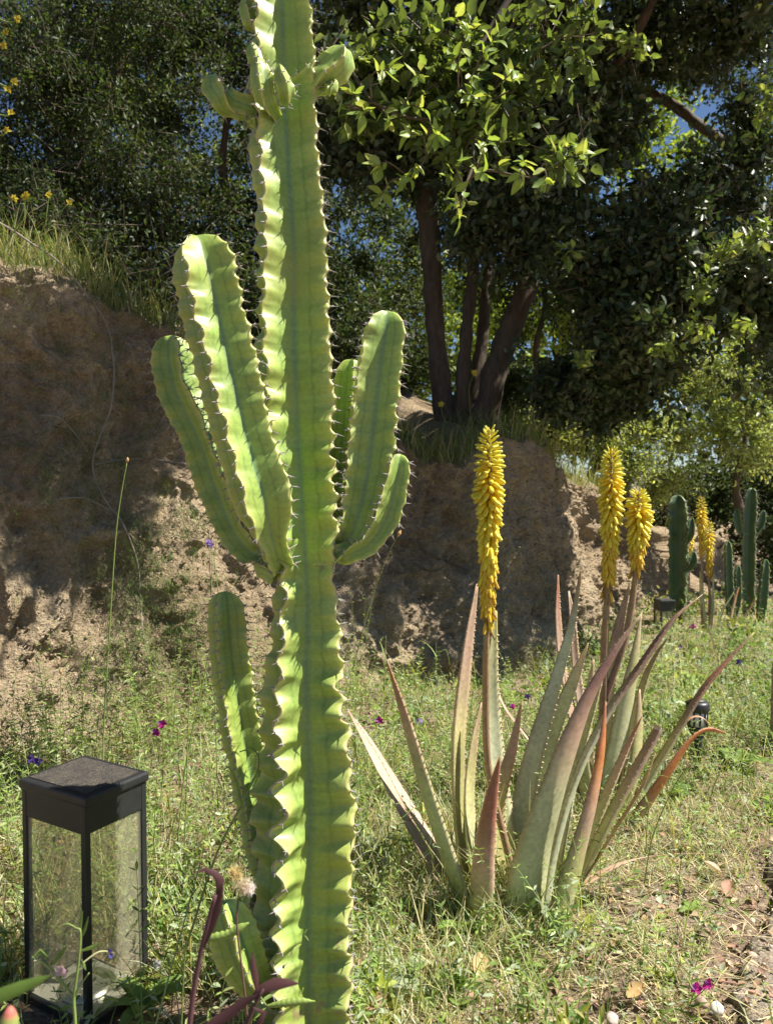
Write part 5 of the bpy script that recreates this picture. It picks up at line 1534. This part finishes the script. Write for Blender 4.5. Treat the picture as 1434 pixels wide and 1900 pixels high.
curled_leaf(888, 1795, .062, 'curled tan dead leaf standing in the grass below the aloe', (.52, .38, .20), R(75), R(30), .03)
curled_leaf(1180, 1840, .045, 'crumpled ochre dead leaf among yellow weeds near the path', (.50, .34, .16), R(20), R(15))
curled_leaf(1350, 1650, .05, 'flat reddish dead leaf lying along the path joint', (.40, .24, .17), R(60), R(8))
curled_leaf(1320, 1610, .045, 'pale tan dead leaf beside the dry lying aloe leaf tip', (.58, .46, .34), R(140), R(12))
curled_leaf(700, 1860, .045, 'brown dead leaf at the right side of the cactus foot', (.36, .22, .15), R(30), R(20))

# ---- grass and dry plants along the crest and on the face of the bank
bk = Acc()
top_edge = sheet[:, nf - 4:nf + 16].reshape(-1, 3)
n = 9000
q = top_edge[rg.integers(0, len(top_edge), n)] + rg.normal(size=(n, 3)) * [.05, .05, .0]
k = (q[:, 1] < 8) & (q[:, 0] > -3); q = q[k]; n = len(q)
c0 = np.where((rg.random(n) < .35)[:, None], pick(STRAW, n, rg) * .7, pick(GR, n, rg) * .8)
bk.add(*ribbons(q, rg.random(n) * 6.28, rg.random(n) * .5, .4 + rg.random(n) * 1.4, .06 + .22 * rg.random(n) ** 1.5, .0025 + .003 * rg.random(n), 4, c0 * .8, c0))
tag(link('crest_grass', bk.mesh('crest_grass', M['grass']), None, 'stuff'), 'shaggy grass fringe along the crest of the bank', 'grass')

# wispy asparagus-like creeper on the bank: fine needles on thin stems
wi = Acc()
def wisps(cx, cy, sx, sy, n, seed, off=.03):
    r_ = np.random.default_rng(seed)
    for _ in range(n):
        p = on_bank(cx + r_.normal() * sx, cy + r_.normal() * sy, off)
        m_ = 34
        d = unit(r_.normal(size=3) * [1, .5, .7] + [0.2, -.2, .1])
        tt_ = r_.random(m_)
        Lw = .07 + .10 * r_.random()
        ps = np.array(p)[None] + d[None] * (tt_[:, None] - .3) * Lw + r_.normal(size=(m_, 3)) * .010
        dd = unit(d[None] * .5 + r_.normal(size=(m_, 3)))
        az_ = np.arctan2(dd[:, 1], dd[:, 0]); ln = np.arccos(np.clip(dd[:, 2], -1, 1))
        c0 = pick([(.13, .20, .06), (.17, .24, .07), (.10, .16, .05)], m_, r_)
        wi.add(*ribbons(ps, az_, ln, ln + .3, .010 + .016 * r_.random(m_), np.full(m_, .0023), 2, c0, c0))
        st = np.array(p)[None] - d[None] * .3 * Lw
        wi.add(*ribbons(st, np.arctan2(d[1:2], d[0:1]), np.arccos(np.clip(d[2:3], -1, 1)), np.arccos(np.clip(d[2:3], -1, 1)) + .2, np.array([Lw]), np.array([.0018]), 3, np.array([[.2, .2, .1]]), np.array([[.15, .2, .08]])))
wisps(190, 780, 90, 120, 150, 1); wisps(280, 1020, 60, 90, 170, 2); wisps(260, 1230, 60, 80, 110, 3); wisps(120, 880, 60, 60, 40, 4); wisps(330, 1150, 50, 60, 40, 5)
wisps(80, 560, 60, 60, 30, 6); wisps(420, 1180, 30, 60, 20, 7); wisps(1000, 1150, 90, 50, 40, 8); wisps(900, 950, 40, 40, 14, 9)
tag(link('creeper', wi.mesh('creeper', M['grass']), None, 'stuff'), 'wispy green asparagus-like creeper spreading over the bank', 'creeper')

def vine(px_rows, r0, label, grp='bare twigs on the bank', off=.03, mat=None):
    pts = [on_bank(a, b_, off) for a, b_ in px_rows]
    # smooth the depth so that the twig bridges hollows
    ys = np.array([p.y for p in pts]); ys = np.minimum(ys, np.convolve(np.pad(ys, 1, 'edge'), [.25, .5, .25], 'valid'))
    pts = [P(a, b_, y_) for (a, b_), y_ in zip(px_rows, ys)]
    V, Fc, s = tube_arrays(pts, [r0 * (1 - .6 * k / len(pts)) for k in range(len(pts))], 6, 8 * len(pts))
    o = link('bare_twig', np_mesh('bare_twig', V, Fc, mat or M['vine'], None, True))
    tag(o, label, 'twig', grp)
vine([(-60, 395), (-20, 405), (20, 425), (60, 452), (105, 482), (145, 525), (180, 570), (203, 615), (210, 655)], .0052, 'thick pale bare twig hanging over the crest of the bank')
vine([(207, 640), (212, 690), (205, 760), (178, 830), (174, 880), (200, 935), (225, 965), (255, 1040), (262, 1120), (268, 1190), (290, 1240), (330, 1262), (380, 1300), (405, 1325)], .0045, 'long pale bent twig trailing down the middle of the bank')
vine([(75, 770), (110, 775), (140, 805), (165, 840)], .003, 'short thin twig joining the long bent twig')
vine([(175, 862), (235, 852), (290, 853), (345, 860)], .003, 'thin straight twig running across to the cactus arm')
vine([(110, 925), (160, 925), (210, 950)], .003, 'thin twig crossing the shaded bank above the tall grass stalk')
vine([(760, 1000), (800, 1030), (850, 1050), (870, 1060)], .008, 'dark root exposed in the shaded bank between cactus and aloe', mat=M['bark'])
vine([(765, 1045), (800, 1060), (825, 1050), (840, 1030)], .005, 'dark forked rootlet beside the exposed root', mat=M['bark'])

# ---- single wild plants
def stem_rows(rows): return [P(*q) for q in rows]
def petal_blob(center, s, colr, parent, seed, n=5, name='petal', direction=None):
    r_ = np.random.default_rng(seed)
    for k in range(n):
        a = 2 * math.pi * k / n + r_.normal() * .2
        d = Vector((math.cos(a), -.45 + .3 * r_.normal(), math.sin(a) + .15)).normalized()
        up_ = Vector((0, -1, .3)) + Vector(r_.normal(size=3)) * .2
        V, Fc, cv = leaf_arrays(np.array([list(center)]), np.array([list(d)]), np.array([list(up_)]), np.array([s]), np.array([s * .8]), np.array([colr[k % len(colr)]]), .1, .25)
        link(name, np_mesh(name, V, Fc, M['petal'], cv), parent)

MAG = [(.45, .02, .22), (.50, .03, .26), (.35, .10, .45)]
LIL = [(.40, .30, .62), (.46, .36, .66), (.30, .20, .52)]
DPU = [(.08, .05, .22), (.12, .07, .28), (.06, .04, .16)]
WHT = [(.75, .74, .72), (.7, .7, .68)]
def pea(label, flowers, root, colr, size, seed, D, leaflets=8, grp='wild pea flowers'):
    """flowers: px,py ; root px,py ; all near distance D"""
    r_ = np.random.default_rng(seed)
    b0 = P(*root, D)
    t_ = thing('pea_flower', b0, label, 'flower', grp)
    f0 = P(*flowers[0], D)
    mid = (b0 + f0) / 2 + Vector((r_.normal() * .02, r_.normal() * .02, 0))
    cg = np.array([.22, .30, .08])
    st = tube('stem', [b0, mid, f0], [.0016, .0013, .0009], M['stem'], t_, 5, 14, cg)
    for fx in flowers[1:]:
        f1 = P(*fx, D); tube('stem', [mid.lerp(f0, .6), mid.lerp(f1, .8), f1], [.001, .0009, .0008], M['stem'], t_, 5, 8, cg)
    for k, fx in enumerate(flowers):
        petal_blob(P(*fx, D), size, colr, t_, seed * 7 + k)
    for k in range(leaflets):
        c = b0.lerp(mid, .2 + .8 * k / leaflets) if k % 2 else mid.lerp(f0, .7 * k / leaflets)
        a = r_.random() * 6.28
        V, Fc, cv = leaf_arrays(np.array([list(c)]), np.array([[math.cos(a), math.sin(a) * .6, .5]]), np.array([[0.2, -.4, 1.0]]), np.array([.03 * (.7 + .6 * r_.random())]), np.array([.006]), pick(GR, 1, r_))
        link('leaflet', np_mesh('leaflet', V, Fc, M['grass'], cv), t_)
    return t_
pea('pair of magenta pea flowers on a thin stem between lantern and cactus', [(302, 1343), (291, 1358)], (285, 1560), MAG, .013, 1, 1.95)
pea('single magenta pea flower in the grass right of the cactus', [(703, 1336)], (705, 1470), MAG, .014, 2, 2.2)
pea('pale lilac pea flower beside the leaf tilting towards the cactus', [(777, 1338)], (775, 1450), LIL, .013, 3, 2.3)
pea('two magenta pea flowers at the edge of the sandy path', [(1290, 1832), (1311, 1826)], (1278, 1945), MAG, .013, 4, 1.41)
pea('small pink pea flower in the shade behind the tall aloe spike', [(950, 1310)], (952, 1400), MAG, .014, 5, 2.9)
pea('small dark purple flower in weeds behind the tall aloe spike', [(978, 1292)], (980, 1390), DPU, .013, 6, 2.9)
pea('little lilac flowers hanging by the elbow of the left cactus arm', [(388, 1006), (392, 1012)], (405, 1500), LIL, .010, 7, 2.0, 10)
pea('two dark purple drooping flowers behind the lantern top', [(60, 1408), (72, 1412)], (40, 1640), DPU, .013, 8, 1.9)
pea('white star flower in the weeds between lantern and purple stem', [(292, 1788)], (295, 1850), WHT, .010, 9, 1.5, 4, 'small white flowers')
pea('white flower seen through the glass of the lantern', [(226, 1637)], (215, 1700), WHT, .012, 10, 1.9, 4, 'small white flowers')
pea('small pink flower in the lush weeds in front of the far cacti', [(1284, 1162)], (1284, 1190), MAG, .022, 12, 4.8, 2)
pea('violet flower in the lush weeds above the stake lamp', [(1370, 1228)], (1368, 1290), DPU, .018, 13, 3.7, 3)
pea('purple flower in the lush weeds left of the stake lamp', [(1191, 1269)], (1190, 1330), DPU, .016, 14, 3.4, 3)
pea('tiny violet flowers on a sprig above the lush weeds', [(1260, 1200)], (1262, 1240), DPU, .018, 15, 4.2, 2)

def stalk(label, rows, r0, colr, head=None, blades=0, seed=0, cat='grass stalk', grp='tall single stalks'):
    r_ = np.random.default_rng(seed)
    pts = stem_rows(rows)
    t_ = thing('tall_stalk', pts[0], label, cat, grp)
    tube('stem', pts, [r0 * (1 - .6 * k / len(pts)) for k in range(len(pts))], M['stem'], t_, 5, 10 * len(pts), np.array(colr))
    if head == 'bud':
        d = (pts[-1] - pts[-2]).normalized()
        tube('bud', [pts[-1] - d * .002, pts[-1] + d * .006, pts[-1] + d * .014], [.0012, .0042, .0008], M['litter'], t_, 7, 10, np.array([.48, .30, .14]))
    for k in range(blades):
        f = r_.random() * .7
        i = int(f * (len(pts) - 1)); c = pts[i].lerp(pts[i + 1], f * (len(pts) - 1) - i)
        V, Fl, cv = ribbons(np.array([list(c)]), np.array([r_.random() * 6.28]), np.array([.3]), np.array([1.2 + r_.random()]), np.array([.06 + .08 * r_.random()]), np.array([.004]), 5, np.array([colr]), np.array([colr]))
        link('blade', np_mesh('blade', V, Fl, M['grass'], cv), t_)
    return t_
stalk('tall green stalk with a tan seed bud rising behind the lantern', [(190, 1440, 2.0), (194, 1330, 2.0), (203, 1180, 2.0), (215, 1000, 2.0), (225, 920, 2.0), (236, 858, 2.0)], .0024, (.22, .30, .08), 'bud', 3, 1)
stalk('green grass stalk climbing from the low cactus arm towards the left arms', [(330, 1560, 1.75), (345, 1420, 1.75), (380, 1250, 1.75), (405, 1130, 1.75), (398, 1040, 1.75), (402, 1000, 1.75)], .0018, (.24, .32, .09), None, 4, 2)
stalk('thin green stalk with a pink bud leaning off the right cactus arms', [(655, 1240, 1.6), (690, 1110, 1.6), (720, 1030, 1.6), (738, 995, 1.6)], .0012, (.24, .28, .10), 'bud', 0, 3)
stalk('thin upright green stalk standing between aloe and path', [(1195, 1640, 1.75), (1208, 1560, 1.75), (1235, 1490, 1.75), (1262, 1440, 1.75), (1310, 1390, 1.75)], .0015, (.20, .28, .07), None, 1, 4)
stalk('slender straight grass stalk rising beside the magenta pea pair', [(340, 1640, 1.7), (346, 1480, 1.7), (350, 1330, 1.7), (358, 1240, 1.7)], .0018, (.24, .32, .09), None, 5, 5)
stalk('long green grass blade arching across the low cactus arm', [(345, 1760, 1.36), (400, 1590, 1.36), (455, 1480, 1.36), (480, 1420, 1.36), (470, 1390, 1.36), (445, 1395, 1.36)], .0022, (.24, .33, .09), None, 2, 6)
stalk('stiff bare stalk in front of the shaded bank left of the lantern', [(112, 1430, 2.1), (113, 1340, 2.1), (113, 1250, 2.1)], .0013, (.24, .24, .10), 'bud', 1, 7)
stalk('curling tendril stem left of the tall aloe spike', [(760, 1420, 2.1), (775, 1330, 2.1), (800, 1240, 2.1), (825, 1205, 2.1), (835, 1235, 2.1)], .0013, (.26, .34, .10), None, 4, 8)
stalk('upright leafy stem in front of the bank right of the cactus', [(712, 1330, 2.3), (714, 1250, 2.3), (716, 1180, 2.3)], .0014, (.26, .34, .10), None, 6, 9)
stalk('dry straw stalk crossing in front of the lantern weeds', [(290, 1900, 1.3), (320, 1790, 1.33), (345, 1700, 1.36), (372, 1600, 1.4)], .0018, (.36, .40, .16), None, 1, 10)

# fresh rosette weed at the foot of the aloe
def rosette(label, px, py, n, ln, colr, seed, up=1.0):
    r_ = np.random.default_rng(seed)
    c = G(px, py)
    t_ = thing('broadleaf_weed', c, label, 'weed', 'broad-leaved weeds')
    for k in range(n):
        az = 2.4 * k + r_.random(); le = ln * (.6 + .5 * r_.random())
        xs = np.linspace(0, 1, 8); V = []; cl = []
        tilt = up * (.6 + .5 * r_.random())
        p = np.array([c.x, c.y, c.z]); 
        for x_ in xs:
            w_ = le * .16 * math.sin(math.pi * min(1, .12 + .88 * x_)) ** .9 + .0008
            ang = tilt * (1 - .8 * x_)
            hz = le * x_
            ctr = p + np.array([math.cos(az) * hz * math.cos(tilt * .8), math.sin(az) * hz * math.cos(tilt * .8), hz * math.sin(tilt * .8) - .35 * le * x_ ** 2.5])
            sd_ = np.array([-math.sin(az), math.cos(az), 0])
            V += [ctr - sd_ * w_ + [0, 0, w_ * .35], ctr, ctr + sd_ * w_ + [0, 0, w_ * .35]]
            cl += [np.array(colr), np.array(colr) * 1.2, np.array(colr)]
        Fq = [(i * 3 + j, i * 3 + 3 + j, i * 3 + 4 + j, i * 3 + 1 + j) for i in range(7) for j in range(2)]
        link('leaf', np_mesh('leaf', V, np.array(Fq), M['grass'], np.array(cl), True), t_)
    return t_
rosette('bright green upright broadleaf weed at the foot of the aloe', 868, 1735, 8, .11, (.17, .28, .05), 1, 1.25)
rosette('flat fresh green weed in the dry grass before the aloe', 960, 1800, 6, .06, (.20, .30, .07), 2, .5)
rosette('grey-green weed seedling right of the cactus foot', 760, 1800, 7, .08, (.25, .32, .19), 3, .6)
rosette('grey-green limp-leaved weed lying at the cactus foot', 690, 1830, 6, .13, (.28, .34, .23), 4, .35)
rosette('small green weed between the aloe and the path edge', 1285, 1690, 6, .05, (.18, .28, .06), 5, .7)
rosette('yellowish weed by the magenta flowers at the path', 1235, 1815, 7, .05, (.32, .33, .06), 6, .7)
rosette('leafy green weed under the right face of the lantern', 270, 1870, 9, .10, (.16, .25, .06), 7, .9)
rosette('lush weed between lantern and low cactus arm', 330, 1680, 9, .12, (.18, .28, .07), 8, 1.0)
rosette('grey-green lush weed behind the stake lamp', 1250, 1330, 9, .16, (.22, .30, .14), 9, .9)
rosette('lush weed right of the stake lamp', 1370, 1420, 9, .15, (.17, .27, .07), 10, .9)
rosette('bright lush weed in front of the far lantern', 1290, 1270, 9, .16, (.24, .32, .06), 11, .9)
rosette('dark lush weed below the orange aloe leaf', 1235, 1480, 8, .12, (.14, .22, .06), 12, .9)

# pea pods near the cactus foot
def pod(label, rows, w_, seed):
    pts = stem_rows(rows)
    t_ = thing('pea_pod', pts[0], label, 'pod', 'green pea pods')
    n = len(pts)
    V, Fc, s = tube_arrays(pts, [w_ * .35] + [w_] * (n - 2) + [w_ * .15], 8, 30)
    V[:, 1] = pts[0].y + (V[:, 1] - pts[0].y) * .8
    V[:, 2] += .0012 * np.sin(s * 60) * np.sin(s * math.pi)
    link('shell', np_mesh('shell', V, Fc, M['stem'], np.tile((.25, .34, .08), (len(V), 1)), True), t_)
    tube('stem', [pts[0], pts[0] + Vector((-.012, .01, .006)), pts[0] + Vector((-.03, .03, -.05)), Vector((pts[0].x - .05, pts[0].y + .06, 0))], [.0014, .0012, .0012, .0014], M['stem'], t_, 5, 16, np.array([.22, .30, .08]))
pod('green pea pod in front of the small yellow cactus pad', [(370, 1745, 1.12), (395, 1740, 1.12), (425, 1733, 1.12), (445, 1722, 1.12), (462, 1712, 1.12)], .0065, 1)
pod('slim green pea pod lying across the foot of the cactus', [(495, 1867, 1.16), (525, 1862, 1.16), (555, 1858, 1.16), (585, 1858, 1.16)], .006, 2)

# ---- close plants in front of the lantern and cactus
NP = .80
t_ = thing('purple_weed', P(345, 1990, NP), 'arching purple-red stem with drooping tip close in front of the cactus', 'weed')
PUR = np.array([.11, .05, .055])
tube('stem', stem_rows([(345, 2050, NP), (352, 1900, NP), (368, 1790, NP), (388, 1705, NP), (400, 1660, NP)]), [.0035, .0032, .0028, .0026, .0022], M['stem'], t_, 7, 30, PUR * 1.2)
def near_leaf(rows, D, colr, parent, name='leaf', nrm=(0.2, -.8, .5)):
    """rows px, py, half width px"""
    V, cl = [], []
    for k, (a, b_, hw) in enumerate(rows):
        p = P(a, b_, D)
        q0 = P(*rows[max(0, k - 1)][:2], D); q1 = P(*rows[min(len(rows) - 1, k + 1)][:2], D)
        d = (q1 - q0).normalized(); sd_ = d.cross(Vector(nrm)).normalized(); w_ = hw * .75 * D / F
        nm = sd_.cross(d)
        V += [p - sd_ * w_ - nm * w_ * .35, p, p + sd_ * w_ - nm * w_ * .35]; cl += [np.array(colr)] * 3
    Fq = [(i * 3 + j, i * 3 + 3 + j, i * 3 + 4 + j, i * 3 + 1 + j) for i in range(len(rows) - 1) for j in range(2)]
    return link(name, np_mesh(name, V, np.array(Fq), M['grass'], np.array(cl), True), parent)
near_leaf([(402, 1675, 3), (408, 1655, 9), (408, 1632, 11), (398, 1620, 8), (380, 1613, 5), (362, 1620, 1)], NP, PUR, t_)
near_leaf([(378, 1760, 3), (392, 1725, 7), (402, 1690, 10), (410, 1660, 6), (412, 1640, 1)], NP - .005, PUR * .9, t_)
t2 = thing('purple_weed', P(470, 2000, .78), 'ragged purple-red leafy weed blurred at the foot of the cactus', 'weed')
tube('stem', stem_rows([(440, 2050, .78), (450, 1930, .78), (475, 1860, .78), (490, 1835, .78)]), [.003, .0028, .002, .0012], M['stem'], t2, 6, 18, PUR)
near_leaf([(462, 1862, 2), (480, 1838, 10), (510, 1826, 15), (535, 1824, 9), (555, 1825, 1)], .78, PUR * 1.1, t2)
near_leaf([(478, 1842, 3), (474, 1815, 9), (470, 1790, 7), (468, 1765, 1)], .78, PUR * 1.2, t2)
near_leaf([(478, 1846, 2), (448, 1862, 12), (420, 1885, 14), (390, 1900, 9), (370, 1915, 1)], .775, PUR, t2)
near_leaf([(470, 1870, 2), (490, 1880, 8), (480, 1905, 9), (470, 1930, 1)], .775, PUR * .9, t2)
# fluffy seed head
t3 = thing('seed_head', P(440, 1720, .92), 'fluffy cream seed head beside the purple drooping stem', 'flower')
tube('stem', stem_rows([(470, 2000, .98), (455, 1850, .95), (440, 1720, .92), (442, 1672, .92)]), [.0016, .0015, .0014, .0012], M['stem'], t3, 5, 20, np.array([.20, .12, .09]))
r_ = np.random.default_rng(5)
fz = Acc()
for cx_, cy_, sp_, n_, colr in ((436, 1622, .008, 260, (.56, .47, .20)), (452, 1645, .009, 300, (.62, .55, .36)), (462, 1650, .007, 200, (.80, .77, .70))):
    ps = np.array(P(cx_, cy_, .92))[None] + r_.normal(size=(n_, 3)) * sp_ * .35
    dd = unit(r_.normal(size=(n_, 3)) + [0, 0, .4])
    fz.add(*ribbons(ps, np.arctan2(dd[:, 1], dd[:, 0]), np.arccos(dd[:, 2]), np.arccos(dd[:, 2]) + .3, np.full(n_, sp_ * 1.1), np.full(n_, .0009), 2, np.tile(colr, (n_, 1)), np.tile(colr, (n_, 1))))
link('fluff', fz.mesh('fluff', M['petal']), t3, 'stuff')
# pea sprig in front of the lantern glass
SD = .95
t4 = thing('pea_sprig', P(140, 1990, SD), 'green pea sprig with pale pink withered flower in front of the lantern glass', 'weed')
cg = np.array([.24, .33, .09])
tube('stem', stem_rows([(140, 2000, SD), (140, 1900, SD), (138, 1850, SD), (146, 1790, SD), (150, 1730, SD), (142, 1722, SD), (125, 1714, SD), (105, 1722, SD)]), [.0024, .0022, .002, .0018, .0015, .001, .0008, .0006], M['stem'], t4, 6, 50, cg)
tube('stem', stem_rows([(138, 1850, SD), (110, 1815, SD), (85, 1790, SD), (60, 1775, SD)]), [.0018, .0014, .001, .0007], M['stem'], t4, 6, 20, cg)
tube('stem', stem_rows([(138, 1850, SD), (152, 1825, SD), (166, 1805, SD)]), [.0014, .001, .0007], M['stem'], t4, 6, 12, cg)
for rw in ([(148, 1735, 1), (150, 1712, 4), (154, 1690, 1)], [(150, 1745, 1), (158, 1725, 4), (165, 1700, 1)], [(90, 1778, 2), (75, 1765, 6), (62, 1775, 1)], [(98, 1790, 2), (112, 1772, 6), (125, 1755, 1)], [(150, 1765, 2), (170, 1758, 5), (185, 1750, 1)], [(146, 1780, 2), (155, 1790, 5), (160, 1800, 1)]):
    near_leaf(rw, SD, (.17, .26, .06), t4)
petal_blob(P(116, 1800, SD), .011, [(.62, .48, .50), (.66, .52, .46), (.70, .60, .55)], t4, 3, 5)
petal_blob(P(206, 1768, SD + .02), .007, [(.62, .60, .34), (.12, .10, .42)], t4, 4, 4)
tube('stem', stem_rows([(150, 1790, SD), (180, 1768, SD + .01), (196, 1765, SD + .02), (206, 1768, SD + .02)]), [.001, .0009, .0009, .0012], M['stem'], t4, 5, 14, np.array([.5, .5, .25]))
# big blurred leaf and red-tipped pad at the corner
t5 = thing('corner_weed', P(-60, 1990, .62), 'out-of-focus broad green leaf reaching in front of the lantern base', 'weed')
near_leaf([(-60, 1880, 12), (-10, 1852, 18), (40, 1832, 15), (75, 1818, 8), (95, 1810, 1)], .62, (.15, .24, .05), t5)
tube('stem', stem_rows([(-60, 1882, .62), (-90, 1960, .64), (-100, 2100, .66)]), [.002, .002, .002], M['stem'], t5, 5, 10, cg)
t6 = thing('corner_bud', P(10, 1990, .70), 'green bud with a red rim poking up at the lantern foot', 'bud')
V, Fc, s = tube_arrays(stem_rows([(5, 2100, .70), (8, 1990, .70), (12, 1930, .70), (18, 1890, .70), (20, 1868, .70)]), [.004, .004, .009, .008, .002], 10, 24)
link('bud', np_mesh('bud', V, Fc, M['stem'], np.where((s > .93)[:, None], np.array([[.5, .16, .12]]), np.array([[.30, .36, .10]])), True), t6)

# yellow wild flowers on the left crest
def yellow_plant(label, stems, D, seed, sz=.014):
    r_ = np.random.default_rng(seed)
    b0 = P(*stems[0][0], D)
    t_ = thing('yellow_flower_plant', b0, label, 'flower', 'yellow wildflowers')
    for rows in stems:
        pts = [P(*q, D) for q in rows]
        tube('stem', pts, [.002] * (len(pts) - 1) + [.001], M['stem'], t_, 5, 6 * len(pts), np.array([.20, .26, .07]))
        petal_blob(pts[-1], sz, [(.55, .48, .06), (.62, .52, .05)], t_, seed + len(rows) + int(rows[-1][0]), 6)
    return t_
yellow_plant('sprig of yellow flowers hanging at the left above the bank', [[(-40, 260), (5, 250), (14, 243)], [(-40, 200), (10, 215), (22, 210)], [(-40, 170), (5, 172), (16, 165)], [(-40, 130), (10, 160), (28, 152)], [(-40, 60), (5, 70), (8, 85)], [(-40, 10), (10, 40), (34, 36)], [(-40, 30), (5, 50), (12, 60)]], 1.9, 3, .011)
yellow_plant('low yellow-budded plant on the crest of the bank', [[(20, 440), (40, 400), (50, 362)], [(20, 440), (45, 405), (46, 366)], [(85, 420), (88, 390), (92, 362)], [(85, 420), (110, 395), (130, 376)], [(20, 440), (30, 395), (28, 368)]], 3.1, 4, .016)
yellow_plant('three tiny yellow flowers under the oak trunks', [[(870, 850), (825, 780), (818, 750)], [(880, 850), (870, 730), (880, 692)], [(770, 850), (700, 720), (682, 675)]], 4.6, 5, .022)
